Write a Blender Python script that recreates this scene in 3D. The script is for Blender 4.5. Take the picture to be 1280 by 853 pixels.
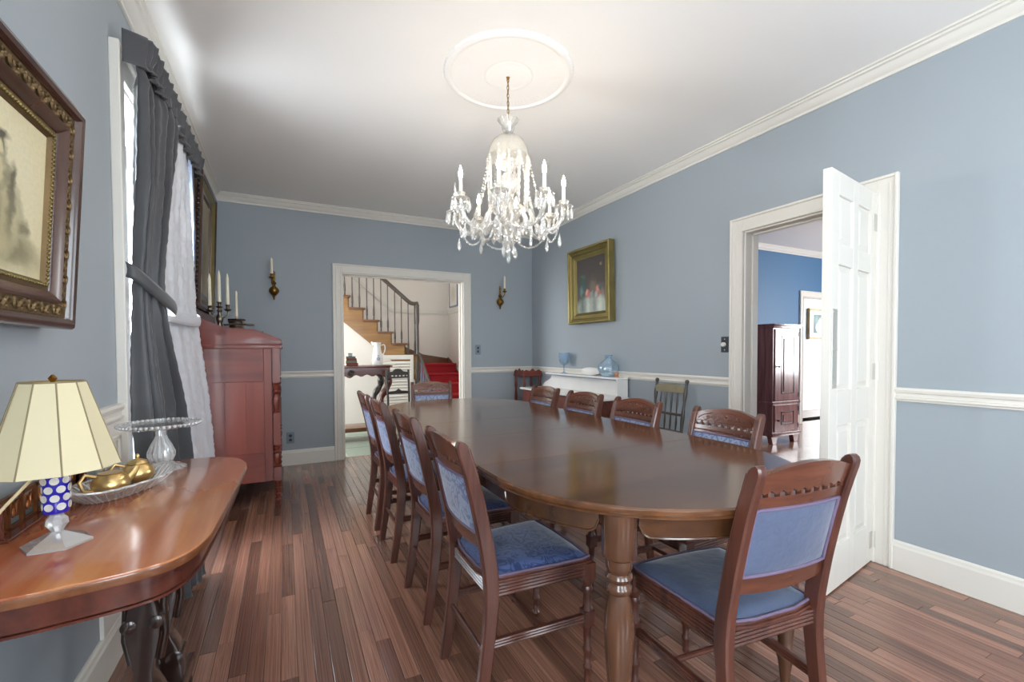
import bpy, bmesh, math, random
from mathutils import Matrix, Vector, Euler, noise
random.seed(7)
R = math.radians
PI = math.pi
scene = bpy.context.scene
COL = scene.collection
for o in list(bpy.data.objects):
    bpy.data.objects.remove(o)

# ------------------------------------------------------------------ camera
XL, XR, YB, YF, ZC = -0.601, 2.921, 5.228, -1.75, 2.72
CAMZ = 1.18
cam_data = bpy.data.cameras.new('camera')
cam_data.sensor_width = 36.0
cam_data.lens = 36.0 * 566.89 / 1280.0
cam_data.shift_y = 26.27 / 1280.0
cam_data.clip_start = 0.02
cam = bpy.data.objects.new('camera', cam_data)
COL.objects.link(cam)
cam.matrix_world = (Matrix.Translation((0, 0, CAMZ)) @ Matrix.Rotation(R(-26.627), 4, 'Z')
                    @ Matrix.Rotation(R(90 - 1.4177), 4, 'X') @ Matrix.Rotation(R(-0.2368), 4, 'Z'))
scene.camera = cam

# ------------------------------------------------------------------ world and daylight
world = bpy.data.worlds.new('overcast_sky')
scene.world = world
world.use_nodes = True
bg = world.node_tree.nodes['Background']
bg.inputs[0].default_value = (0.86, 0.94, 1.0, 1)
bg.inputs[1].default_value = 4.5
scene.view_settings.view_transform = 'Standard'
scene.view_settings.look = 'None'
scene.view_settings.gamma = 1.0
scene.view_settings.use_curve_mapping = False
scene.view_settings.exposure = 0.66


def area(name, loc, rot, sx, sy, power, color=(1, 1, 1)):
    d = bpy.data.lights.new(name, 'AREA')
    d.shape = 'RECTANGLE'
    d.size, d.size_y = sx, sy
    d.energy = power
    d.color = color
    o = bpy.data.objects.new(name, d)
    COL.objects.link(o)
    o.location = loc
    o.rotation_euler = rot
    return o


DAY = (1.0, 0.985, 0.97)
# daylight at curtained and side windows; front, hall and study lights added unseen
area('daylight_curtained_window', (XL - 0.24, 3.04, 1.30), (0, R(-86), 0), 1.5, 1.1, 90, DAY)
area('daylight_side_window', (XL - 0.24, -0.62, 1.45), (0, R(-105), 0), 1.6, 1.1, 42, DAY)
area('added_front_fill_a', (0.35, YF - 0.24, 1.45), (R(108), 0, 0), 1.0, 1.7, 27, DAY)  # unseen fill light added behind the camera to brighten the room
area('added_front_fill_b', (1.95, YF - 0.24, 1.45), (R(108), 0, 0), 1.0, 1.7, 23, DAY)  # second unseen frontal fill, added beside the first
area('added_hall_light', (-1.35, 6.6, 1.9), (0, R(-90), 0), 1.6, 1.6, 46, DAY)  # unseen light added to brighten the hall
area('added_study_light', (9.35, 1.6, 1.55), (0, R(90), 0), 1.7, 2.2, 95, DAY)  # unseen light added to brighten the blue room


# ------------------------------------------------------------------ helpers
class MB:
    """collects shapes; build() links them as ONE mesh object"""

    def __init__(self):
        self.v, self.f = [], []

    def add(self, vs, fs, M=None):
        n = len(self.v)
        if M is not None:
            vs = [M @ Vector(p) for p in vs]
        self.v += [tuple(p) for p in vs]
        self.f += [tuple(i + n for i in f) for f in fs]
        return self

    def box(self, x0, x1, y0, y1, z0, z1, M=None):
        vs = [(x0, y0, z0), (x1, y0, z0), (x1, y1, z0), (x0, y1, z0), (x0, y0, z1), (x1, y0, z1), (x1, y1, z1), (x0, y1, z1)]
        fs = [(3, 2, 1, 0), (4, 5, 6, 7), (0, 1, 5, 4), (1, 2, 6, 5), (2, 3, 7, 6), (3, 0, 4, 7)]
        return self.add(vs, fs, M)

    def prism(self, outline, a0, a1, axis='z', M=None):
        """extrude a closed 2-D outline along an axis; outline coords are the two other axes in order"""
        n = len(outline)
        def p(q, a):
            return {'z': (q[0], q[1], a), 'y': (q[0], a, q[1]), 'x': (a, q[0], q[1])}[axis]
        vs = [p(q, a0) for q in outline] + [p(q, a1) for q in outline]
        fs = [tuple(range(n - 1, -1, -1)), tuple(range(n, 2 * n))]
        fs += [(i, (i + 1) % n, n + (i + 1) % n, n + i) for i in range(n)]
        return self.add(vs, fs, M)

    def lathe(self, prof, n=16, c=(0, 0, 0), M=None, caps=True, mod=None):
        vs, fs = [], []
        for j, (r, z) in enumerate(prof):
            for i in range(n):
                a = 2 * PI * i / n
                rr = r * (mod(a, j) if mod else 1)
                vs.append((c[0] + rr * math.cos(a), c[1] + rr * math.sin(a), c[2] + z))
        for j in range(len(prof) - 1):
            for i in range(n):
                k = (i + 1) % n
                fs.append((j * n + i, j * n + k, (j + 1) * n + k, (j + 1) * n + i))
        if caps:
            fs.append(tuple(range(n - 1, -1, -1)))
            m = (len(prof) - 1) * n
            fs.append(tuple(range(m, m + n)))
        return self.add(vs, fs, M)

    def tube(self, pts, r, n=8, caps=True, closed=False, M=None):
        pts = [Vector(p) for p in pts]
        m = len(pts)
        rs = r if isinstance(r, (list, tuple)) else [r] * m
        vs, fs = [], []
        up = None
        for j in range(m):
            if closed:
                t = pts[(j + 1) % m] - pts[j - 1]
            else:
                t = pts[min(j + 1, m - 1)] - pts[max(j - 1, 0)]
            t.normalize()
            if up is None:
                up = Vector((0, 0, 1)) if abs(t.z) < .9 else Vector((1, 0, 0))
            a = t.cross(up)
            if a.length < 1e-5:
                a = t.orthogonal()
            a.normalize()
            b = a.cross(t).normalized()
            up = b
            for i in range(n):
                an = 2 * PI * i / n
                vs.append(pts[j] + (a * math.cos(an) + b * math.sin(an)) * rs[j])
        for j in range(m if closed else m - 1):
            for i in range(n):
                k = (i + 1) % n
                j2 = (j + 1) % m
                fs.append((j * n + i, j * n + k, j2 * n + k, j2 * n + i))
        if caps and not closed:
            fs.append(tuple(range(n - 1, -1, -1)))
            fs.append(tuple(range((m - 1) * n, m * n)))
        return self.add(vs, fs, M)

    def ball(self, c, r, u=10, w=6, s=(1, 1, 1), M=None):
        prof = []
        for j in range(w + 1):
            a = -PI / 2 + PI * j / w
            prof.append((max(r * math.cos(a), 1e-4 * r), r * math.sin(a)))
        T = Matrix.Translation(c) @ Matrix.Diagonal((s[0], s[1], s[2], 1))
        return self.lathe(prof, u, (0, 0, 0), (M @ T) if M is not None else T)

    def grid(self, fn, nu, nv, closed_u=False):
        vs = [fn(i / (nu if closed_u else nu - 1), j / (nv - 1)) for j in range(nv) for i in range(nu)]
        fs = []
        for j in range(nv - 1):
            for i in range(nu if closed_u else nu - 1):
                k = (i + 1) % nu
                fs.append((j * nu + i, j * nu + k, (j + 1) * nu + k, (j + 1) * nu + i))
        return self.add(vs, fs)

    def build(self, name, mat, parent=None, bevel=0, seg=1, smooth=35, thick=0, loc=None):
        me = bpy.data.meshes.new(name)
        me.from_pydata(self.v, [], self.f)
        me.update()
        if bevel or True:
            bm = bmesh.new()
            bm.from_mesh(me)
            bmesh.ops.recalc_face_normals(bm, faces=bm.faces)
            if bevel:
                es = [e for e in bm.edges if len(e.link_faces) == 2 and e.calc_face_angle(0) > R(40)]
                bmesh.ops.bevel(bm, geom=es, offset=bevel, segments=seg, affect='EDGES', profile=.6, clamp_overlap=True)
            bm.to_mesh(me)
            bm.free()
        if smooth:
            me.shade_smooth()
            me.set_sharp_from_angle(angle=R(smooth))
        me.materials.append(mat)
        o = bpy.data.objects.new(name, me)
        COL.objects.link(o)
        if parent is not None:
            o.parent = parent
        if loc is not None:
            o.location = loc
        if thick:
            s = o.modifiers.new('thickness', 'SOLIDIFY')
            s.thickness = thick
            s.offset = 0
        return o


def tag(o, label=None, cat=None, group=None, kind=None):
    if label: o['label'] = label
    if cat: o['category'] = cat
    if group: o['group'] = group
    if kind: o['kind'] = kind
    return o


def thing(name, label, cat, loc=(0, 0, 0), rz=0, group=None):
    o = bpy.data.objects.new(name, None)
    o.empty_display_size = .1
    COL.objects.link(o)
    o.location = loc
    o.rotation_euler = (0, 0, rz)
    return tag(o, label, cat, group)


def struct(name, mb, mat, parent=None, **k):
    o = mb.build(name, mat, parent, **k)
    if parent is None:
        o['kind'] = 'structure'
    return o


def child_copy(src, parent, loc=None, rot=None, scale=None):
    o = src.copy()
    COL.objects.link(o)
    o.parent = parent
    if loc is not None: o.location = loc
    if rot is not None: o.rotation_euler = rot
    if scale is not None: o.scale = scale
    return o


def copy_tree(root, loc, rz, label=None):
    kids = {}
    for o in list(bpy.data.objects):
        if o.parent is not None:
            kids.setdefault(o.parent.name, []).append(o)
    def rec(o, par):
        c = o.copy()
        COL.objects.link(c)
        c.parent = par
        for ch in kids.get(o.name, []):
            rec(ch, c)
        return c
    r = rec(root, None)
    r.location = loc
    r.rotation_euler = (0, 0, rz)
    if label: r['label'] = label
    return r


def lerp_table(tab, t):
    if t <= tab[0][0]: return tab[0][1]
    for (a, va), (b, vb) in zip(tab, tab[1:]):
        if t <= b:
            return va + (vb - va) * (t - a) / (b - a)
    return tab[-1][1]


def smooth_table(tab, t):
    n = len(tab)
    if t <= tab[0][0]: return tab[0][1]
    if t >= tab[-1][0]: return tab[-1][1]
    for i in range(n - 1):
        if t <= tab[i + 1][0]:
            break
    def slope(k):
        a, b = max(k - 1, 0), min(k + 1, n - 1)
        return (tab[b][1] - tab[a][1]) / (tab[b][0] - tab[a][0])
    h = tab[i + 1][0] - tab[i][0]
    u = (t - tab[i][0]) / h
    return ((2*u**3 - 3*u*u + 1) * tab[i][1] + (u**3 - 2*u*u + u) * h * slope(i)
            + (-2*u**3 + 3*u*u) * tab[i + 1][1] + (u**3 - u*u) * h * slope(i + 1))


def spline(pts, n):
    """Catmull-Rom through 3-D points, n samples"""
    pts = [Vector(p) for p in pts]
    out = []
    m = len(pts) - 1
    for k in range(n):
        t = k / (n - 1) * m
        i = min(int(t), m - 1)
        u = t - i
        p0, p1, p2, p3 = pts[max(i - 1, 0)], pts[i], pts[i + 1], pts[min(i + 2, m)]
        out.append(.5 * ((2 * p1) + (p2 - p0) * u + (2*p0 - 5*p1 + 4*p2 - p3) * u*u + (3*p1 - p0 - 3*p2 + p3) * u**3))
    return out


# ------------------------------------------------------------------ materials
def new_mat(name):
    m = bpy.data.materials.new(name)
    m.use_nodes = True
    nt = m.node_tree
    return m, nt, nt.nodes['Principled BSDF']


def rgb(h):
    """sRGB hex to linear"""
    c = [int(h[i:i + 2], 16) / 255 for i in (0, 2, 4)]
    return tuple(x / 12.92 if x <= .04045 else ((x + .055) / 1.055) ** 2.4 for x in c) + (1,)


def noise_bump(nt, b, scale, strength, dist=.002, coord='Object', detail=3):
    tc = nt.nodes.new('ShaderNodeTexCoord')
    n = nt.nodes.new('ShaderNodeTexNoise')
    n.inputs['Scale'].default_value = scale
    n.inputs['Detail'].default_value = detail
    bp = nt.nodes.new('ShaderNodeBump')
    bp.inputs['Strength'].default_value = strength
    bp.inputs['Distance'].default_value = dist
    nt.links.new(tc.outputs[coord], n.inputs['Vector'])
    nt.links.new(n.outputs['Fac'], bp.inputs['Height'])
    nt.links.new(bp.outputs['Normal'], b.inputs['Normal'])
    return n


def plain(name, col, rough=.5, metal=0, bump=0, bscale=60, coat=0, var=0, trans=0, ior=1.45, sheen=0, sss=0, vscale=6):
    m, nt, b = new_mat(name)
    b.inputs['Base Color'].default_value = rgb(col)
    b.inputs['Roughness'].default_value = rough
    b.inputs['Metallic'].default_value = metal
    b.inputs['Coat Weight'].default_value = coat
    b.inputs['Coat Roughness'].default_value = .08
    b.inputs['Transmission Weight'].default_value = trans
    b.inputs['IOR'].default_value = ior
    b.inputs['Sheen Weight'].default_value = sheen
    if bump:
        noise_bump(nt, b, bscale, bump)
    if var:
        tc = nt.nodes.new('ShaderNodeTexCoord')
        n = nt.nodes.new('ShaderNodeTexNoise')
        n.inputs['Scale'].default_value = vscale
        n.inputs['Detail'].default_value = 4
        mx = nt.nodes.new('ShaderNodeMix')
        mx.data_type = 'RGBA'
        c = rgb(col)
        mx.inputs[6].default_value = tuple(x * (1 - var) for x in c[:3]) + (1,)
        mx.inputs[7].default_value = tuple(min(1, x * (1 + var)) for x in c[:3]) + (1,)
        nt.links.new(tc.outputs['Object'], n.inputs['Vector'])
        nt.links.new(n.outputs['Fac'], mx.inputs[0])
        nt.links.new(mx.outputs[2], b.inputs['Base Color'])
    return m


def wood(name, dark, light, axis='z', scale=1.0, rough=.3, coat=.4, rand=0, contrast=1.0, coord='Object'):
    m, nt, b = new_mat(name)
    L = nt.links
    tc = nt.nodes.new('ShaderNodeTexCoord')
    mp = nt.nodes.new('ShaderNodeMapping')
    s = {'x': (1.2, 14, 14), 'y': (14, 1.2, 14), 'z': (14, 14, 1.2)}[axis]
    mp.inputs['Scale'].default_value = tuple(q * scale for q in s)
    L.new(tc.outputs[coord], mp.inputs['Vector'])
    vec = mp.outputs['Vector']
    if rand:
        oi = nt.nodes.new('ShaderNodeObjectInfo')
        ad = nt.nodes.new('ShaderNodeVectorMath')
        ad.operation = 'ADD'
        sc = nt.nodes.new('ShaderNodeMath')
        sc.operation = 'MULTIPLY'
        sc.inputs[1].default_value = 91.0
        L.new(oi.outputs['Random'], sc.inputs[0])
        L.new(vec, ad.inputs[0])
        L.new(sc.outputs[0], ad.inputs[1])
        vec = ad.outputs[0]
    n1 = nt.nodes.new('ShaderNodeTexNoise')
    n1.inputs['Scale'].default_value = 1.0
    n1.inputs['Detail'].default_value = 5
    n1.inputs['Distortion'].default_value = 1.2
    n2 = nt.nodes.new('ShaderNodeTexNoise')
    n2.inputs['Scale'].default_value = 6.0
    n2.inputs['Detail'].default_value = 3
    L.new(vec, n1.inputs['Vector'])
    L.new(vec, n2.inputs['Vector'])
    mix = nt.nodes.new('ShaderNodeMath')
    mix.operation = 'MULTIPLY_ADD'
    mix.inputs[1].default_value = .35
    L.new(n2.outputs['Fac'], mix.inputs[0])
    L.new(n1.outputs['Fac'], mix.inputs[2])
    rp = nt.nodes.new('ShaderNodeValToRGB')
    rp.color_ramp.elements[0].position = .5 + .17 - .22 * contrast
    rp.color_ramp.elements[0].color = rgb(dark)
    rp.color_ramp.elements[1].position = .5 + .17 + .22 * contrast
    rp.color_ramp.elements[1].color = rgb(light)
    L.new(mix.outputs[0], rp.inputs['Fac'])
    out = rp.outputs['Color']
    if rand:
        hs = nt.nodes.new('ShaderNodeHueSaturation')
        mr = nt.nodes.new('ShaderNodeMapRange')
        mr.inputs[3].default_value = 1 - rand
        mr.inputs[4].default_value = 1 + rand
        L.new(oi.outputs['Random'], mr.inputs[0])
        L.new(mr.outputs[0], hs.inputs['Value'])
        L.new(out, hs.inputs['Color'])
        out = hs.outputs['Color']
    L.new(out, b.inputs['Base Color'])
    b.inputs['Roughness'].default_value = rough
    b.inputs['Coat Weight'].default_value = coat
    b.inputs['Coat Roughness'].default_value = .12
    bp = nt.nodes.new('ShaderNodeBump')
    bp.inputs['Strength'].default_value = .08
    bp.inputs['Distance'].default_value = .001
    L.new(n2.outputs['Fac'], bp.inputs['Height'])
    L.new(bp.outputs['Normal'], b.inputs['Normal'])
    return m


def damask(name, base, figure, amount=1.0, rough=.45, scale=1.0, crinkle=.25):
    """woven scroll pattern: mirrored distorted rings"""
    m, nt, b = new_mat(name)
    L = nt.links
    tc = nt.nodes.new('ShaderNodeTexCoord')
    sx = nt.nodes.new('ShaderNodeSeparateXYZ')
    L.new(tc.outputs['Object'], sx.inputs[0])
    ab = nt.nodes.new('ShaderNodeMath')
    ab.operation = 'ABSOLUTE'
    L.new(sx.outputs['X'], ab.inputs[0])
    yz = nt.nodes.new('ShaderNodeMath')
    yz.operation = 'ADD'
    L.new(sx.outputs['Y'], yz.inputs[0])
    L.new(sx.outputs['Z'], yz.inputs[1])
    cb = nt.nodes.new('ShaderNodeCombineXYZ')
    L.new(ab.outputs[0], cb.inputs['X'])
    L.new(yz.outputs[0], cb.inputs['Y'])
    nz = nt.nodes.new('ShaderNodeTexNoise')
    nz.inputs['Scale'].default_value = 13 * scale
    nz.inputs['Detail'].default_value = 1.5
    nz.inputs['Distortion'].default_value = 2.6
    L.new(cb.outputs[0], nz.inputs['Vector'])
    w = nt.nodes.new('ShaderNodeMath')
    w.operation = 'MULTIPLY'
    w.inputs[1].default_value = 26
    L.new(nz.outputs['Fac'], w.inputs[0])
    sn = nt.nodes.new('ShaderNodeMath')
    sn.operation = 'SINE'
    L.new(w.outputs[0], sn.inputs[0])
    rp = nt.nodes.new('ShaderNodeValToRGB')
    rp.color_ramp.elements[0].position = .35
    rp.color_ramp.elements[0].color = rgb(base)
    rp.color_ramp.elements[1].position = .6
    c0, c1 = rgb(base), rgb(figure)
    rp.color_ramp.elements[1].color = tuple(a + (q - a) * amount for a, q in zip(c0, c1))
    L.new(sn.outputs[0], rp.inputs['Fac'])
    L.new(rp.outputs['Color'], b.inputs['Base Color'])
    b.inputs['Roughness'].default_value = rough
    b.inputs['Sheen Weight'].default_value = .5
    b.inputs['Sheen Roughness'].default_value = .35
    n2 = nt.nodes.new('ShaderNodeTexNoise')
    n2.inputs['Scale'].default_value = 16
    n2.inputs['Detail'].default_value = 3
    L.new(tc.outputs['Object'], n2.inputs['Vector'])
    bp = nt.nodes.new('ShaderNodeBump')
    bp.inputs['Strength'].default_value = crinkle
    bp.inputs['Distance'].default_value = .01
    L.new(n2.outputs['Fac'], bp.inputs['Height'])
    L.new(bp.outputs['Normal'], b.inputs['Normal'])
    return m


def thin_glass(name, tint='FFFFFF', gloss=.12):
    m, nt, b = new_mat(name)
    t = nt.nodes.new('ShaderNodeBsdfTransparent')
    t.inputs[0].default_value = rgb(tint)
    g = nt.nodes.new('ShaderNodeBsdfGlossy')
    g.inputs['Roughness'].default_value = .03
    mx = nt.nodes.new('ShaderNodeMixShader')
    mx.inputs[0].default_value = gloss
    nt.links.new(t.outputs[0], mx.inputs[1])
    nt.links.new(g.outputs[0], mx.inputs[2])
    nt.links.new(mx.outputs[0], nt.nodes['Material Output'].inputs[0])
    return m


def crystal(name, tint='FFFFFF', clear=.55, gloss=.3, body='F2EFE8'):
    """cut lead glass: clear, bright glints and a milky body"""
    m, nt, b = new_mat(name)
    L = nt.links
    b.inputs['Base Color'].default_value = rgb(body)
    b.inputs['Roughness'].default_value = .12
    t = nt.nodes.new('ShaderNodeBsdfTransparent')
    t.inputs[0].default_value = rgb(tint)
    g = nt.nodes.new('ShaderNodeBsdfGlossy')
    g.inputs['Roughness'].default_value = .05
    lw = nt.nodes.new('ShaderNodeFresnel')
    lw.inputs['IOR'].default_value = 1.7
    mx1 = nt.nodes.new('ShaderNodeMixShader')
    mx1.inputs[0].default_value = clear
    L.new(b.outputs[0], mx1.inputs[1])
    L.new(t.outputs[0], mx1.inputs[2])
    ma = nt.nodes.new('ShaderNodeMath')
    ma.operation = 'ADD'
    ma.use_clamp = True
    ma.inputs[1].default_value = gloss * .4
    fr = nt.nodes.new('ShaderNodeMath')
    fr.operation = 'MULTIPLY'
    fr.inputs[1].default_value = .45
    L.new(lw.outputs[0], fr.inputs[0])
    L.new(fr.outputs[0], ma.inputs[0])
    mx2 = nt.nodes.new('ShaderNodeMixShader')
    L.new(ma.outputs[0], mx2.inputs[0])
    L.new(mx1.outputs[0], mx2.inputs[1])
    L.new(g.outputs[0], mx2.inputs[2])
    L.new(mx2.outputs[0], nt.nodes['Material Output'].inputs[0])
    return m


def emit(name, col, strength):
    m, nt, b = new_mat(name)
    b.inputs['Base Color'].default_value = rgb(col)
    b.inputs['Emission Color'].default_value = rgb(col)
    b.inputs['Emission Strength'].default_value = strength
    return m


def print_mat(name, base, shapes, wobble=.03, grain=.25, rough=.6, coat=0):
    """flat picture from soft ellipses laid over each other in UV space: (cx, cy, rx, ry, hex, softness)"""
    m, nt, b = new_mat(name)
    L = nt.links
    uv = nt.nodes.new('ShaderNodeUVMap')
    nz = nt.nodes.new('ShaderNodeTexNoise')
    nz.inputs['Scale'].default_value = 9
    nz.inputs['Detail'].default_value = 5
    L.new(uv.outputs[0], nz.inputs['Vector'])
    sub = nt.nodes.new('ShaderNodeVectorMath')
    sub.operation = 'SUBTRACT'
    sub.inputs[1].default_value = (.5, .5, .5)
    L.new(nz.outputs['Color'], sub.inputs[0])
    sc = nt.nodes.new('ShaderNodeVectorMath')
    sc.operation = 'SCALE'
    sc.inputs['Scale'].default_value = wobble * 4
    L.new(sub.outputs[0], sc.inputs[0])
    ad = nt.nodes.new('ShaderNodeVectorMath')
    L.new(uv.outputs[0], ad.inputs[0])
    L.new(sc.outputs[0], ad.inputs[1])
    cur = None
    for cx, cy, rx, ry, col, soft in shapes:
        s1 = nt.nodes.new('ShaderNodeVectorMath')
        s1.operation = 'SUBTRACT'
        s1.inputs[1].default_value = (cx, cy, 0)
        L.new(ad.outputs[0], s1.inputs[0])
        s2 = nt.nodes.new('ShaderNodeVectorMath')
        s2.operation = 'MULTIPLY'
        s2.inputs[1].default_value = (1 / rx, 1 / ry, 0)
        L.new(s1.outputs[0], s2.inputs[0])
        ln = nt.nodes.new('ShaderNodeVectorMath')
        ln.operation = 'LENGTH'
        L.new(s2.outputs[0], ln.inputs[0])
        mr = nt.nodes.new('ShaderNodeMapRange')
        mr.inputs[1].default_value = 1 + soft
        mr.inputs[2].default_value = 1 - soft
        L.new(ln.outputs['Value'], mr.inputs[0])
        mx = nt.nodes.new('ShaderNodeMix')
        mx.data_type = 'RGBA'
        L.new(mr.outputs[0], mx.inputs[0])
        if cur is None:
            mx.inputs[6].default_value = rgb(base)
        else:
            L.new(cur, mx.inputs[6])
        mx.inputs[7].default_value = rgb(col)
        cur = mx.outputs[2]
    hs = nt.nodes.new('ShaderNodeHueSaturation')
    n3 = nt.nodes.new('ShaderNodeTexNoise')
    n3.inputs['Scale'].default_value = 40
    L.new(uv.outputs[0], n3.inputs['Vector'])
    mr = nt.nodes.new('ShaderNodeMapRange')
    mr.inputs[3].default_value = 1 - grain
    mr.inputs[4].default_value = 1 + grain
    L.new(n3.outputs['Fac'], mr.inputs[0])
    L.new(mr.outputs[0], hs.inputs['Value'])
    L.new(cur, hs.inputs['Color'])
    L.new(hs.outputs[0], b.inputs['Base Color'])
    b.inputs['Roughness'].default_value = rough
    b.inputs['Coat Weight'].default_value = coat
    return m


def picture_quad(name, w, h, mat, parent, d=0, thick=.004):
    """flat print in the local x-z plane facing -y, with UVs"""
    me = bpy.data.meshes.new(name)
    vs = [(-w/2, d, -h/2), (w/2, d, -h/2), (w/2, d, h/2), (-w/2, d, h/2),
          (-w/2, d + thick, -h/2), (w/2, d + thick, -h/2), (w/2, d + thick, h/2), (-w/2, d + thick, h/2)]
    fs = [(0, 1, 2, 3), (7, 6, 5, 4), (0, 4, 5, 1), (1, 5, 6, 2), (2, 6, 7, 3), (3, 7, 4, 0)]
    me.from_pydata(vs, [], fs)
    uvl = me.uv_layers.new(name='UVMap')
    for lp in me.loops:
        v = me.vertices[lp.vertex_index].co
        uvl.data[lp.index].uv = (v.x / w + .5, v.z / h + .5)
    me.materials.append(mat)
    o = bpy.data.objects.new(name, me)
    COL.objects.link(o)
    o.parent = parent
    return o


M = {}
M['wall'] = plain('blue_grey_wall_paint', 'A0A8AE', .55, bump=.05, bscale=160)
M['trim'] = plain('cream_white_trim_paint', 'E2DDD4', .38)
M['ceiling'] = plain('warm_white_ceiling_paint', 'F7F4F0', .75)
M['hallwall'] = plain('hall_cream_plaster', 'EAE3DA', .6)
M['bluewall'] = plain('deep_blue_wall_paint', '446F96', .55)
M['floor'] = wood('reddish_brown_floor_board', '5C382E', 'A87A64', 'y', 1.0, .24, .55, rand=.46, contrast=1.25)
M['floorplain'] = wood('floor_board_field', '553530', '865C50', 'y', 1.0, .3, .4)
M['gap'] = plain('dark_board_joint', '2A1713', .8)
M['chairwood'] = wood('reddish_mahogany', '3A1E18', '62382B', 'z', 1.0, .3, .35)
M['crestwood'] = wood('figured_mahogany', '44251C', '724331', 'x', .8, .26, .45)
M['tablewood'] = wood('polished_dark_walnut', '4A2C1A', '72492B', 'x', .5, .17, .6, rand=.10)
M['tableapron'] = wood('dark_walnut_apron', '382215', '55351F', 'x', .5, .2, .6)
M['tableleg'] = wood('walnut_turning', '482E20', '6A4834', 'z', .6, .22, .6)
M['consoletop'] = wood('golden_cherry_top', '9C4A30', 'CC8D60', 'y', .35, .14, .7)
M['consoleedge'] = wood('shaded_brown_cherry_edge', '65391F', '8C5A3A', 'y', .8, .25, .5)  # side-grain brown plus painted shade, the edge being lit less than the top
M['consolewood'] = wood('red_mahogany_veneer', '421E17', '6E382A', 'y', .5, .25, .5)
M['darkwood'] = wood('almost_black_walnut', '1E1411', '3C2720', 'z', .8, .22, .6)
M['chestwood'] = wood('red_cherry', '561A11', '7C3626', 'z', .35, .38, .25, contrast=1.4)
M['chestrail'] = wood('red_cherry_rail', '5A1D14', '793527', 'x', .35, .38, .25)
M['framewood'] = wood('frame_walnut', '2E1A13', '5A3A2C', 'z', .8, .25, .5)
M['cabinetwood'] = wood('plum_mahogany', '6E4040', '9E6C68', 'z', .6, .25, .5)
M['hallwood'] = wood('dark_red_mahogany', '431813', '722F26', 'x', .6, .25, .5)
M['stairwood'] = wood('honey_oak', '7C5228', 'A37A42', 'x', .5, .4, .2)
M['treadwood'] = wood('brown_oak_tread', '5A3520', '80522F', 'x', .6, .35, .3)
M['railwood'] = plain('grey_brown_handrail', '4C443C', .4, coat=.3)
M['damask'] = damask('blue_damask', '8C99B4', '626F92', 1.0)
M['seatdamask'] = damask('dark_blue_seat_damask', '54648E', '323F68', .9, .4, crinkle=.15)
M['plainblue'] = damask('slate_blue_cloth', '545F78', '4E5972', .5, .42, crinkle=.4)
M['gimp'] = plain('mauve_braid', '6C5E76', .8, bump=.8, bscale=400)
M['brass'] = plain('aged_brass', '8A6A33', .32, metal=1, var=.3)
M['gold'] = plain('satin_gold', 'DDBE82', .3, metal=1)
M['giltframe'] = plain('antique_gilt', '8E8050', .42, metal=.75, var=.35, bump=.3, bscale=90)
M['giltdark'] = plain('dull_bronze_gilt', '7A6546', .45, metal=.7, var=.4, bump=.4, bscale=120)
M['silver'] = plain('tarnished_silver', '8F8477', .3, metal=1, var=.3)
M['steel'] = plain('brushed_steel', 'CBC8C0', .4, metal=.7)
M['candle'] = plain('ivory_wax', 'EFE6CF', .5)
M['candlesleeve'] = plain('white_candle_sleeve', 'F1ECE2', .4)
M['bulb'] = emit('lit_flame_bulb', 'FFF1DE', 150)
M['clearbulb'] = thin_glass('clear_bulb', 'F4F4F0', .3)
M['crystal'] = crystal('cut_crystal', clear=.70, gloss=.4, body='F4F0E6')
M['glassdome'] = crystal('clear_glass_bell', clear=.74, gloss=.1, body='FBF7EA')
M['marble'] = plain('white_marble', 'EDEBE8', .25, var=.05, vscale=9)
M['blueglass'] = crystal('pale_blue_glass', 'E2F0FA', .72, .12, 'CFE6F8')
M['glass'] = crystal('clear_pressed_glass', clear=.9, gloss=.1, body='FFFFFF')
M['cutglass'] = crystal('bright_cut_glass', clear=.62, gloss=.5, body='FFFFFF')
M['pane'] = thin_glass('window_pane', 'F6FBFF', .06)
M['curtain'] = plain('charcoal_silk', '48484B', .40, sheen=.3, bump=.45, bscale=30)
M['curtainblue'] = plain('slate_silk_face', '4E5668', .42, sheen=.4, bump=.35, bscale=30)
M['lining'] = plain('silver_white_silk_lining', 'E2E4EA', .38, sheen=.3, bump=1.0, bscale=34)
M['cobalt'] = plain('cobalt_glass', '2018A0', .08, coat=.8)
M['milkglass'] = plain('frosted_clear_glass', 'F0EEE6', .12, trans=.25)
M['shade'] = plain('cream_parchment_shade', 'DDD1AC', .6)
M['shadetrim'] = plain('shade_seam_braid', '8F8062', .7)
M['cord'] = plain('ivory_cord', 'D8C9A4', .5)
M['slate'] = plain('grey_green_slate_tile', '8E9A8C', .35, var=.18, bump=.2, bscale=20)
M['grout'] = plain('pale_grout', 'CFCBBB', .8)
M['carpet'] = plain('red_stair_carpet', 'A8232B', .9, bump=.8, bscale=300)
M['porcelain'] = plain('white_porcelain', 'F0EFEC', .2, coat=.4)
M['bluegrey'] = plain('blue_grey_decal', '8A93A6', .4)
M['darkmetal'] = plain('dark_iron', '2B2B2B', .4, metal=.8)
M['switchplate'] = plain('dark_switch_plate', '3A3E44', .4)
M['plateblue'] = plain('painted_switch_plate', '7E8B97', .5)
M['ivoryplastic'] = plain('ivory_plastic', 'E4E1D6', .4)
M['paper'] = plain('paper_page_edges', 'D8CDB4', .8)
M['bookred'] = plain('brown_red_book_cloth', '7A4438', .7)
M['bookgreen'] = plain('grey_green_book_cloth', '6D7468', .7)
M['spindle'] = wood('blackened_brown_chair_wood', '2B2724', '4A423C', 'z', 1, .35, .3)
M['crestolive'] = plain('worn_olive_gilt_crest', '8A8068', .4, var=.3, vscale=20)
M['balusterblue'] = plain('grey_painted_baluster', '6E7385', .4)
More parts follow.
